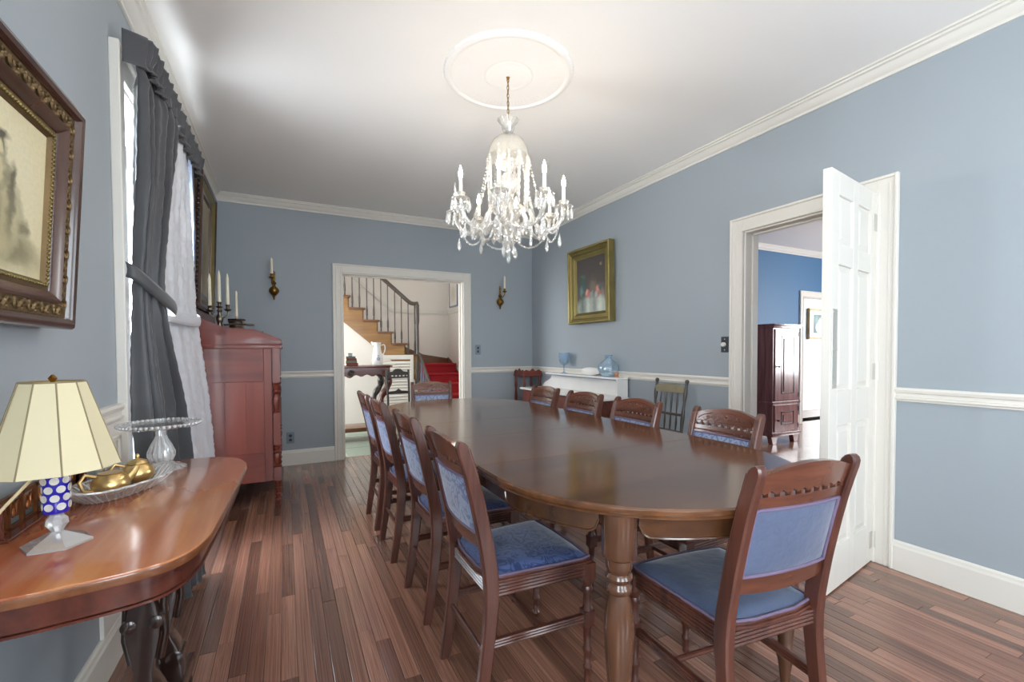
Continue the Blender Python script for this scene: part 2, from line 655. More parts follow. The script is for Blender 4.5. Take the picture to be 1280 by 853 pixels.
# ================================================================== THE ROOM
WT = 0.14          # wall thickness
# openings
BD0, BD1, BDZ = 0.562, 1.958, 2.032        # doorway to the hall (back wall)
RD0, RD1, RDZ = 1.340, 2.150, 2.016        # door to the blue room (right wall)
WY0, WY1, WZ0, WZ1 = 2.43, 3.66, 0.45, 2.31  # curtained window (left wall)

b = MB()
b.box(XL - WT, BD0, YB, YB + WT, 0, ZC).box(BD1, XR + WT, YB, YB + WT, 0, ZC).box(BD0, BD1, YB, YB + WT, BDZ, ZC)
struct('wall_back', b, M['wall'], smooth=0)
b = MB()
b.box(XR, XR + WT, YF, RD0, 0, ZC).box(XR, XR + WT, RD1, YB, 0, ZC).box(XR, XR + WT, RD0, RD1, RDZ, ZC)
struct('wall_right', b, M['wall'], smooth=0)
SW0, SW1, SWZ0, SWZ1 = -1.17, -0.07, .65, 2.25
b = MB()
b.box(XL - WT, XL, YF, SW0, 0, ZC).box(XL - WT, XL, SW0, SW1, 0, SWZ0).box(XL - WT, XL, SW0, SW1, SWZ1, ZC)
b.box(XL - WT, XL, SW1, WY0, 0, ZC).box(XL - WT, XL, WY0, WY1, 0, WZ0).box(XL - WT, XL, WY0, WY1, WZ1, ZC).box(XL - WT, XL, WY1, YB, 0, ZC)
struct('wall_left', b, M['wall'], smooth=0)
b = MB()
FW = [(-.15, .85), (1.45, 2.45)]
b.box(XL - WT, FW[0][0], YF - WT, YF, 0, ZC).box(FW[0][1], FW[1][0], YF - WT, YF, 0, ZC).box(FW[1][1], XR + WT, YF - WT, YF, 0, ZC)
for a0, a1 in FW:
    b.box(a0, a1, YF - WT, YF, 0, .6).box(a0, a1, YF - WT, YF, 2.3, ZC)
struct('wall_front', b, M['wall'], smooth=0)
struct('ceiling', MB().box(XL - WT, XR + WT, YF - WT, YB + WT, ZC, ZC + .1), M['ceiling'], smooth=0)

# floor: sub-floor slab with every board laid on it
floor = struct('floor', MB().box(XL - WT, XR + WT, YF - WT, YB + WT, -.1, -.012), M['gap'], smooth=0)
BW = .0572
def board_mesh():
    c = .03
    m = MB()
    # unit board, chamfered long edges
    m.prism([(-.5 + .012, -1), (.5 - .012, -1), (.5 - .012, -.10), (.5 - .05, 0), (-.5 + .05, 0), (-.5 + .012, -.10)], -.4985, .4985, 'y')
    return m
boards = []
nb = int((XR - XL) / BW) + 1
cd = Vector((math.sin(R(26.627)), math.cos(R(26.627)), 0))
for i in range(nb):
    x0 = XL + i * BW
    x1 = min(x0 + BW, XR)
    if x1 - x0 < .01: continue
    y = YF - random.random() * 1.0
    while y < YB + WT * .35:
        L = random.choice([.45, .6, .75, .9, 1.1, 1.35]) * random.uniform(.85, 1.15)
        ya, yb = max(y, YF), min(y + L, YB)
        in_door = BD0 < (x0 + x1) / 2 < BD1
        if in_door and y + L > YB: yb = YB + .10
        y += L
        if yb - ya < .02: continue
        # weight: how large it shows
        w = 0
        for k in range(5):
            p = Vector(((x0 + x1) / 2, ya + (yb - ya) * (k + .5) / 5, -CAMZ))
            d = p.x * cd.x + p.y * cd.y
            if d < .3: continue
            u = (p.x * cd.y - p.y * cd.x) / d * 566.9 + 640
            v = 440 + CAMZ / d * 566.9
            if -30 < u < 1310 and v < 890:
                hidden = (p.x < -.12 and p.y < 2.2 and u < 60) or (p.x < -.02 and p.y > 3.85)
                # little of the floor beyond the table shows past the chairs
                if 640 < u < 1000 and v < 640: hidden = True
                if not hidden: w += (yb - ya) / d ** 3
        boards.append((w, x0, x1, ya, yb))
boards.sort(key=lambda q: -q[0])
proto = None
rest = MB()
for k, (w, x0, x1, ya, yb) in enumerate(boards):
    if k < 300:
        if proto is None:
            proto = board_mesh().build('floorboard', M['floor'], floor, smooth=0)
            o = proto
        else:
            o = child_copy(proto, floor)
        o.scale = (x1 - x0, yb - ya, .012)
        o.location = ((x0 + x1) / 2, (ya + yb) / 2, 0)
    else:
        rest.box(x0 + .0007, x1 - .0007, ya + .0006, yb - .0006, -.012, -random.uniform(0, .0004))
ro = rest.build('more_floorboards', M['floorplain'], floor, smooth=0)
ro['kind'] = 'stuff'

# doorway thresholds / jamb linings -----------------------------------------
def casing(name, axis, a0, a1, top, face, sgn, width=.093, depth=.02, jamb=WT, both=True):
    """door casing: two legs and a head with a raised outer band and inner bead, jamb lining behind.
       axis 'x': opening runs along x in a wall at y=face, room side is -sgn direction"""
    m = MB()
    def bx(u0, u1, z0, z1, d0, d1):
        p0, p1 = sorted((face + d0 * sgn, face + d1 * sgn))
        if axis == 'x': m.box(u0, u1, p0, p1, z0, z1)
        else: m.box(p0, p1, u0, u1, z0, z1)
    for u0, u1, s in ((a0 - width, a0, 1), (a1, a1 + width, -1)):
        bx(u0 + .0015, u1 - .0015, 0, top + width - .0015, -depth * .7, 0)
        o0, o1 = (u0, u0 + .016) if s == 1 else (u1 - .016, u1)
        bx(o0, o1, 0, top + width, -depth * 1.25, 0)
        i0, i1 = (u1 - .014, u1) if s == 1 else (u0, u0 + .014)
        bx(i0, i1, 0, top, -depth, 0)
        m2 = (u0 + .03, u0 + .045) if s == 1 else (u1 - .045, u1 - .03)
        bx(m2[0], m2[1], 0, top + .06, -depth * .85, 0)
    bx(a0 - .002, a1 + .002, top + .0015, top + width - .0015, -depth * .69, 0)
    bx(a0 - width + .016, a1 + width - .016, top + width - .016, top + width, -depth * 1.24, 0)
    bx(a0 - .014, a1 + .014, top, top + .014, -depth, 0)
    # lining
    bx(a0 - .002, a0 + .012, 0, top, 0, jamb)
    bx(a1 - .012, a1 + .002, 0, top, 0, jamb)
    bx(a0, a1, top - .012, top + .002, 0, jamb)
    # stop
    bx(a0 + .012, a0 + .024, 0, top - .012, jamb * .45, jamb * .7)
    bx(a1 - .024, a1 - .012, 0, top - .012, jamb * .45, jamb * .7)
    bx(a0, a1, top - .024, top - .012, jamb * .45, jamb * .7)
    return struct(name, m, M['trim'], smooth=0, bevel=.0025)
casing('trim_1', 'x', BD0, BD1, BDZ, YB, 1)
casing('trim_2', 'y', RD0, RD1, RDZ, XR, 1, width=.1)

# crown moulding
CROWN = [(0, 0), (.012, 0), (.014, .014), (.024, .020), (.036, .034), (.046, .052), (.060, .056), (.062, .066), (.075, .068), (.075, .0775), (0, .0775)]
zc0 = ZC - .0775
m = MB().prism([(XL + a, zc0 + c) for a, c in CROWN], YF, YB, 'y')
struct('trim_3', m, M['trim'], smooth=20)
m = MB().prism([(XR - a, zc0 + c) for a, c in CROWN], YF, YB, 'y')
struct('trim_4', m, M['trim'], smooth=20)
m = MB().prism([(YB - a, zc0 + c) for a, c in CROWN], XL, XR, 'x')
struct('trim_5', m, M['trim'], smooth=20)
m = MB().prism([(YF + a, zc0 + c) for a, c in CROWN], XL, XR, 'x')
struct('trim_6', m, M['trim'], smooth=20)

# chair rail
RAIL = [(0, 0), (.010, 0), (.012, .008), (.022, .013), (.022, .022), (.013, .026), (.013, .042), (.022, .046), (.027, .060), (.022, .071), (0, .071)]
zr = .906
n = 7
for (kind, face, s, a0, a1) in (('y', XR, -1, RD1 + .1, YB), ('y', XR, -1, YF, RD0 - .1), ('x', YB, -1, XL, BD0 - .093), ('x', YB, -1, BD1 + .093, XR),
                                ('y', XL, 1, YF, SW0 - .09), ('y', XL, 1, SW1 + .09, WY0 - .11), ('y', XL, 1, WY1 + .11, YB)):
    m = MB().prism([(face + s * a, zr + c) for a, c in RAIL], a0, a1, 'y' if kind == 'y' else 'x')
    struct('trim_%d' % n, m, M['trim'], smooth=20)
    n += 1
# baseboards
BASE = [(0, 0), (.018, 0), (.018, .128), (.014, .138), (.012, .150), (.006, .157), (0, .157)]
def base(name, kind, face, s, spans):
    m = MB()
    for a0, a1 in spans:
        m.prism([(face + s * a, c) for a, c in BASE], a0, a1, kind)
    struct(name, m, M['trim'], smooth=0)
base('baseboard_right', 'y', XR, -1, [(YF, RD0 - .1), (RD1 + .1, YB)])
base('baseboard_back', 'x', YB, -1, [(XL, BD0 - .093), (BD1 + .093, XR)])
base('baseboard_left', 'y', XL, 1, [(YF, WY0 - .11), (WY1 + .11, YB)])
base('baseboard_front', 'x', YF, 1, [(XL, XR)])

# ------------------------------------------------------------------ windows
def window(name, axis, a0, a1, z0, z1, face, s, cw=.11):
    """s: direction from the wall face into the room"""
    root = thing(name, None, None)
    root['kind'] = 'structure'
    def bx(m, u0, u1, w0, w1, d0, d1):
        p0, p1 = sorted((face + d0 * s, face + d1 * s))
        if axis == 'x': m.box(u0, u1, p0, p1, w0, w1)
        else: m.box(p0, p1, u0, u1, w0, w1)
    m = MB()
    bx(m, a0 - cw + .0015, a0, z0 - .06, z1 + cw - .0015, 0, .022)
    bx(m, a1, a1 + cw - .0015, z0 - .06, z1 + cw - .0015, 0, .022)
    bx(m, a0 - .001, a1 + .001, z1, z1 + cw - .0015, 0, .021)
    bx(m, a0 - cw, a0 - cw + .018, z0 - .06, z1 + cw, 0, .034)
    bx(m, a1 + cw - .018, a1 + cw, z0 - .06, z1 + cw, 0, .034)
    bx(m, a0 - cw + .018, a1 + cw - .018, z1 + cw - .018, z1 + cw, 0, .0335)
    for u0, u1 in ((a0 - .002, a0 + .015), (a1 - .015, a1 + .002)):
        bx(m, u0, u1, z0, z1, 0, -WT)
    bx(m, a0, a1, z1 - .015, z1 + .002, 0, -WT)
    m.build('window_casing', M['trim'], root, bevel=.003, smooth=0)
    m = MB()
    bx(m, a0 - cw - .02, a1 + cw + .02, z0 - .03, z0, .05, -WT)
    bx(m, a0 - cw, a1 + cw, z0 - .11, z0 - .03, 0, .018)
    m.build('window_sill', M['trim'], root, bevel=.004, smooth=0)
    mid = (z0 + z1) / 2 - .04
    for k, (w0, w1, dd) in enumerate(((z0, mid + .02, -.05), (mid - .02, z1 - .015, -.09))):
        m = MB()
        bx(m, a0 + .015, a0 + .06, w0, w1, dd, dd - .035)
        bx(m, a1 - .06, a1 - .015, w0, w1, dd, dd - .035)
        bx(m, a0 + .06, a1 - .06, w0, w0 + .045, dd, dd - .035)
        bx(m, a0 + .06, a1 - .06, w1 - .04, w1, dd, dd - .035)
        c = (a0 + a1) / 2
        bx(m, c - .01, c + .01, w0 + .045, w1 - .04, dd - .005, dd - .03)
        so = m.build('sash', M['trim'], root, bevel=.002, smooth=0)
        for q0, q1 in ((a0 + .06, c - .01), (c + .01, a1 - .06)):
            m = MB()
            bx(m, q0, q1, w0 + .045, w1 - .04, dd - .016, dd - .019)
            m.build('pane', M['pane'], so, smooth=0)
    return root
window('window_1', 'y', WY0, WY1, WZ0, WZ1, XL, 1)
window('window_2', 'y', SW0, SW1, SWZ0, SWZ1, XL, 1, .09)
window('window_3', 'x', FW[0][0], FW[0][1], .6, 2.3, YF, 1, .09)  # unseen front pair, added to carry the frontal fill
window('window_4', 'x', FW[1][0], FW[1][1], .6, 2.3, YF, 1, .09)

# white panelled section of wall beside the curtained window, under the chair rail
root = thing('trim_20', None, None); root['kind'] = 'structure'
MB().box(XL, XL + .012, 2.075, 2.318, .157, .906).build('panel_board', M['trim'], root, smooth=0)
m = MB()
for y0, y1, z0, z1 in ((2.11, 2.28, .84, .86), (2.11, 2.28, .24, .26), (2.11, 2.13, .24, .86), (2.26, 2.28, .24, .86)):
    m.box(XL + .012, XL + .022, y0, y1, z0, z1)
m.build('panel_moulding', M['trim'], root, bevel=.004, smooth=0)

# ------------------------------------------------------------------ open six-panel door
hinge = Vector((XR - .012, RD0 - .004, 0))
DW, DH, DT = .63, 2.022, .038
door = thing('door_1', None, None, (hinge.x, hinge.y, .008), R(180 + 9.3))
door['kind'] = 'structure'
# local: x along the leaf from hinge, face towards the viewer is +y side (after the turn)
st, mu = .095, .07
rows = [(.21, .80), (.97, 1.58), (1.68, DH - .11)]
m = MB()
m.box(0, st, -DT, 0, 0, DH).box(DW - st, DW, -DT, 0, 0, DH)
m.box(DW / 2 - mu / 2, DW / 2 + mu / 2, -DT, 0, 0, DH)
zz = 0
for z0, z1 in rows + [(DH, DH)]:
    m.box(st, DW / 2 - mu / 2, -DT, 0, zz, z0).box(DW / 2 + mu / 2, DW - st, -DT, 0, zz, z0)
    zz = z1
m.build('door_frame', M['trim'], door, smooth=0, bevel=.002)
for z0, z1 in rows:
    for x0, x1 in ((st, DW / 2 - mu / 2), (DW / 2 + mu / 2, DW - st)):
        m = MB()
        m.box(x0, x1, -DT + .012, -.012, z0, z1)
        for ys in (0, 1):
            # raised field with sloping margin
            yb_, yf_ = (-.012, -.004) if ys else (-DT + .012, -DT + .004)
            i = .035
            vs = [(x0 + .008, yb_, z0 + .008), (x1 - .008, yb_, z0 + .008), (x1 - .008, yb_, z1 - .008), (x0 + .008, yb_, z1 - .008),
                  (x0 + i, yf_, z0 + i), (x1 - i, yf_, z0 + i), (x1 - i, yf_, z1 - i), (x0 + i, yf_, z1 - i)]
            m.add(vs, [(4, 5, 6, 7), (0, 1, 5, 4), (1, 2, 6, 5), (2, 3, 7, 6), (3, 0, 4, 7)])
        m.build('door_panel', M['trim'], door, smooth=0)
pp = MB().box(DW - .078, DW - .022, 0, .0025, .985, 1.365).build('push_plate', M['steel'], door, bevel=.001)
for dz in (1.0, 1.17, 1.35):
    for dx in (DW - .072, DW - .028):
        MB().ball((dx, .003, dz), .004, 8, 4).build('screw', M['steel'], pp)
for hz in (.12, 1.05, 1.86):
    hg = MB().tube([(.0, .008, hz - .045), (.0, .008, hz + .045)], .008, 10).box(.004, .05, 0, .002, hz - .045, hz + .045)
    hg.build('hinge', M['steel'], door, smooth=30)

# ------------------------------------------------------------------ ceiling medallion
med = thing('ceiling_medallion', 'round white plaster ceiling medallion with scalloped rim above the chandelier', 'medallion', (1.14, 2.30, ZC))
def medfn(r_in, r_out, zfn, n=160, nr=10, sc=None):
    def f(u, v):
        a = 2 * PI * u
        r = r_in + (r_out - r_in) * v
        k = 1 + (sc(a) * max(0, (v - .6) / .4) if sc else 0)
        return (r * k * math.cos(a), r * k * math.sin(a), zfn(v, a))
    return f
rim = MB()
rim.grid(medfn(.315, .356, lambda v, a: -(.010 + .007 * math.sin(PI * min(1, v * 1.1))) if v < .98 else 0.0, sc=lambda a: .014 * abs(math.sin(36 * a))), 288, 12, True)
rim.build('scalloped_rim', M['ceiling'], med)
MB().grid(medfn(.135, .316, lambda v, a: -(.010 + .002 * abs(math.sin(40 * a)) * (v > .55) * (v < .95))), 240, 14, True).build('fluted_field', M['ceiling'], med)
MB().grid(medfn(.0005, .136, lambda v, a: -(.011 + .006 * (1 - v ** 2) + .004 * math.exp(-((v - .93) / .06) ** 2))), 96, 16, True).build('centre_boss', M['ceiling'], med)

# ================================================================== HALL
HX0, HX1, HY0, HY1 = -1.2, 2.80, YB + WT, 8.30
m = MB().box(HX0 - .1, HX1 + .1, HY1, HY1 + .1, 0, 3.2)
struct('wall_hall_far', m, M['hallwall'], smooth=0)
struct('wall_hall_right', MB().box(HX1, HX1 + .1, HY0, HY1, 0, 3.2), M['hallwall'], smooth=0)
m = MB().box(HX0 - .1, HX0, HY0, 5.75, 0, 3.2).box(HX0 - .1, HX0, 7.45, HY1, 0, 3.2).box(HX0 - .1, HX0, 5.75, 7.45, 0, 1.0).box(HX0 - .1, HX0, 5.75, 7.45, 2.75, 3.2)
struct('wall_hall_left', m, M['hallwall'], smooth=0)
struct('ceiling_hall', MB().box(HX0 - .1, HX1 + .1, HY0, HY1 + .1, 3.2, 3.3), M['ceiling'], smooth=0)
hf = struct('floor_hall', MB().box(HX0 - .1, HX1 + .1, YB + .10, HY1 + .1, -.1, -.006), M['grout'], smooth=0)
T = .44
tp = None
for i in range(-3, 7):
    for j in range(0, 7):
        x, y = .40 + i * T, 5.60 + j * T
        if x - T/2 > HX1 or y > HY1: continue
        y0 = YB + .104 if j == 0 else y - T/2 + .006
        if tp is None:
            tp = MB().box(-.5, .5, -.5, .5, -1, 0).build('tile', M['slate'], hf, smooth=0)
            o = tp
        else:
            o = child_copy(tp, hf)
        y1 = y + T/2 - .006
        o.scale = (T - .012, y1 - y0, .02)
        o.location = (x, (y0 + y1) / 2, 0)
# hall dado rail: level at the landing, rising along the stair
m = MB()
m.box(1.75, HX1, HY1 - .02, HY1, 1.88, 1.95).box(HX1 - .02, HX1, HY0, HY1, 1.88, 1.95)
m.prism([(1.75, 1.88), (1.75, 1.95), (.2, 1.95 + 1.55 * .854), (.2, 1.88 + 1.55 * .854)], HY1 - .02, HY1, 'y')
struct('trim_21', m, M['trim'], smooth=0)

# ================================================================== BLUE ROOM beyond the right-hand door
SX0, SX1, SY0, SY1 = XR + WT, 9.2, -1.2, 4.38
OP0, OP1, OPZ = 7.36, 8.5, 2.02
m = MB().box(SX0, OP0, SY1, SY1 + .1, 0, ZC + .02).box(OP1, SX1, SY1, SY1 + .1, 0, ZC + .02).box(OP0, OP1, SY1, SY1 + .1, OPZ, ZC + .02)
struct('wall_study_back', m, M['bluewall'], smooth=0)
m = MB().box(SX1, SX1 + .1, SY0, .5, 0, ZC).box(SX1, SX1 + .1, 2.7, SY1, 0, ZC).box(SX1, SX1 + .1, .5, 2.7, 0, .7).box(SX1, SX1 + .1, .5, 2.7, 2.4, ZC)
struct('wall_study_far', m, M['bluewall'], smooth=0)
struct('wall_study_front', MB().box(SX0, SX1, SY0 - .1, SY0, 0, ZC), M['bluewall'], smooth=0)
struct('ceiling_study', MB().box(SX0, SX1 + .1, SY0 - .1, 6.0, ZC + .02, ZC + .1), M['ceiling'], smooth=0)
struct('trim_22', MB().prism([(SY1 - a, ZC - .06 + c) for a, c in CROWN], SX0, SX1, 'x'), M['trim'], smooth=20)
sf = struct('floor_study', MB().box(SX0 - .04, SX1 + .6, SY0 - .1, 6.0, -.1, -.012), M['gap'], smooth=0)
sb = None
for i in range(44):
    y0 = 1.45 + i * .075
    x = SX0 - .035 + (0 if i % 2 else -.5)
    k = 0
    while x < SX1:
        L = random.uniform(.9, 1.9)
        xa, xb = max(x, SX0 - .035), min(x + L, SX1)
        x += L
        if xb - xa < .05: continue
        if sb is None:
            sb = MB().box(-.5, .5, -.5, .5, -1, 0).build('floorboard', M['floor'], sf, smooth=0); o = sb
        else:
            o = child_copy(sb, sf)
        o.scale = (xb - xa - .001, .0738, .012)
        o.location = ((xa + xb) / 2, y0, 0)
ro = MB().box(SX0, SX1, SY0, 1.41, -.012, 0).build('more_floorboards', M['floorplain'], sf, smooth=0)
ro['kind'] = 'stuff'
struct('baseboard_study', MB().box(SX0, OP0 - .09, SY1 - .018, SY1, 0, .15), M['trim'], smooth=0, bevel=.003)
casing('trim_23', 'x', OP0, OP1, OPZ, SY1, 1, width=.09, jamb=.1)
# passage seen through that opening
struct('wall_passage', MB().box(6.9, 10.2, 5.3, 5.4, 0, ZC), M['hallwall'], smooth=0)
struct('baseboard_passage', MB().box(6.9, 10.2, 5.28, 5.3, 0, .17), M['trim'], smooth=0, bevel=.003)
struct('floor_passage', MB().box(6.9, 10.2, SY1 + .1, 5.4, -.012, 0), M['floorplain'], smooth=0)
struct('wall_hall_front', MB().box(HX0 - .1, HX1 + .1, YB, HY0, ZC + .1, 3.2).box(HX0 - .1, XL - WT, YB, HY0, 0, 3.2), M['hallwall'], smooth=0)
# ================================================================== DINING TABLE
TX, TN, TF, TR, TZ = 1.165, .755, 3.685, .565, .775
CN, CF = TN + TR, TF - TR
tbl = thing('dining_table', 'long oval dark polished wooden dining table with turned legs', 'table', (TX, (TN + TF) / 2, 0))
oy = (TN + TF) / 2
def edge_half(y, r=TR):
    """half width of the oval at world y"""
    if y < CN: return math.sqrt(max(r * r - (CN - y) ** 2, 0))
    if y > CF: return math.sqrt(max(r * r - (y - CF) ** 2, 0))
    return r
EDGE = [(-.012, -.030), (-.004, -.027), (-.009, -.022), (-.002, -.018), (0, -.012), (-.001, -.005), (-.006, 0)]
def leaf(y0, y1):
    """one section of the top, y0..y1 world, moulded edge"""
    if y0 <= TN + 1e-4:
        th = [PI + math.pi * i / 48 for i in range(49)]
        pts = [(TR * math.cos(t), CN + TR * math.sin(t)) for t in th]
        if y1 > CN: pts = [(-TR, y1)] + pts + [(TR, y1)]
    elif y1 >= TF - 1e-4:
        th = [math.pi * i / 48 for i in range(49)]
        pts = [(TR * math.cos(t), CF + TR * math.sin(t)) for t in th]
        if y0 < CF: pts = [(TR, y0)] + pts + [(-TR, y0)]
    else:
        pts = [(-TR, y0), (TR, y0), (TR, y1), (-TR, y1)]
    n = len(pts)
    vs, fs = [], []
    for d, z in EDGE:
        for x, y in pts:
            # inset towards the axis of the table, seams stay put
            cy = min(max(y, CN), CF)
            v = Vector((x, y - cy))
            l = v.length or 1
            k = (l + d) / l
            vs.append((v.x * k, cy + v.y * k - oy, TZ + z))
    m = len(EDGE)
    for j in range(m - 1):
        for i in range(n):
            k = (i + 1) % n
            fs.append((j * n + i, j * n + k, (j + 1) * n + k, (j + 1) * n + i))
    fs.append(tuple(range(n - 1, -1, -1)))
    fs.append(tuple(range((m - 1) * n, m * n)))
    return MB().add(vs, fs)
seams = [TN, 1.475, 1.985, 2.455, 2.965, TF]
for y0, y1 in zip(seams, seams[1:]):
    g = .0012
    leaf(y0 + (g if y0 > TN else 0), y1 - (g if y1 < TF else 0)).build('table_leaf', M['tablewood'], tbl, smooth=30)
# apron: bowed sections with rounded lower corners between the legs
LEGA = R(45)
AR = TR - .035
def apron(path, z0=.687, z1=.748, th=.02, round_=.035):
    n = len(path)
    L = [0]
    for a, q in zip(path, path[1:]):
        L.append(L[-1] + math.hypot(q[0] - a[0], q[1] - a[1]))
    vs, fs = [], []
    for k, (x, y) in enumerate(path):
        a, c = path[max(k - 1, 0)], path[min(k + 1, n - 1)]
        t = Vector((c[0] - a[0], c[1] - a[1])).normalized()
        nx, ny = t.y, -t.x
        s = min(L[k], L[-1] - L[k])
        zb = z0 + (round_ - math.sqrt(max(round_ ** 2 - (round_ - s) ** 2, 0)) if s < round_ else 0)
        for (o_, z) in ((0, zb), (0, z1), (-th, z1), (-th, zb)):
            vs.append((x + nx * o_, y + ny * o_ - oy, z))
    for k in range(n - 1):
        for i in range(4):
            j = (i + 1) % 4
            fs.append((k * 4 + i, k * 4 + j, (k + 1) * 4 + j, (k + 1) * 4 + i))
    fs += [(3, 2, 1, 0), tuple((n - 1) * 4 + i for i in range(4))]
    m = MB().add(vs, fs)
    # small bead along the lower edge
    m.tube([(x, y - oy, vs[k * 4][2]) for k, (x, y) in enumerate(path)], .004, 6)
    return m
def arc(cy, a0, a1, n=90):
    return [(AR * math.cos(a0 + (a1 - a0) * i / n), cy + AR * math.sin(a0 + (a1 - a0) * i / n)) for i in range(n + 1)]
gap = .10
apron(arc(CN, R(225) + gap, R(315) - gap)).build('apron', M['tableapron'], tbl, smooth=40)
apron(arc(CN, R(180), R(225) - gap, 60)).build('apron', M['tableapron'], tbl, smooth=40)
apron(arc(CN, R(315) + gap, R(360), 60)).build('apron', M['tableapron'], tbl, smooth=40)
apron(arc(CF, R(45) + gap, R(135) - gap)).build('apron', M['tableapron'], tbl, smooth=40)
apron(arc(CF, R(0), R(45) - gap, 60)).build('apron', M['tableapron'], tbl, smooth=40)
apron(arc(CF, R(135) + gap, R(180), 60)).build('apron', M['tableapron'], tbl, smooth=40)
for s in (-1, 1):
    for y0, y1 in zip([CN] + seams[1:-1], seams[1:-1] + [CF]):
        if y1 - y0 < .05: continue
        MB().box(s * AR - (.02 if s > 0 else 0), s * AR + (0 if s > 0 else .02), y0 - oy + .002, y1 - oy - .002, .687, .748).build('apron', M['tableapron'], tbl, bevel=.003)
LEGP = [(.014, 0), (.017, .03), (.020, .06), (.024, .085), (.027, .095), (.027, .105), (.022, .112), (.024, .16), (.031, .25), (.038, .34), (.041, .40), (.040, .44),
        (.034, .485), (.028, .508), (.027, .514), (.033, .520), (.035, .528), (.033, .536), (.029, .540), (.028, .548), (.034, .554), (.037, .562), (.034, .570),
        (.031, .574), (.033, .582), (.036, .590), (.036, .612), (.045, .618), (.048, .624), (.048, .745)]
lg = None
lr = .515
for cy, angs in ((CN, (225, 315)), (CF, (45, 135))):
    for a in angs:
        x, y = lr * math.cos(R(a)), cy + lr * math.sin(R(a)) - oy
        if lg is None:
            lg = MB().lathe(LEGP, 28).build('leg', M['tableleg'], tbl, smooth=40)
            o = lg
        else:
            o = child_copy(lg, tbl)
        o.location = (x, y, .03)
        o.scale = (1, 1, (TZ - .03 - .028) / .745)
        cw = MB().lathe([(.006, 0), (.014, .002), (.016, .012), (.012, .024), (.006, .032)], 14).build('caster', M['brass'], tbl)
        cw.location = (x, y, 0)
# sliding rails under the leaves
for x in (-.16, .16):
    MB().box(x - .03, x + .03, CN - .3 - oy, CF + .3 - oy, .70, .745).build('slide_rail', M['darkwood'], tbl, bevel=.003)

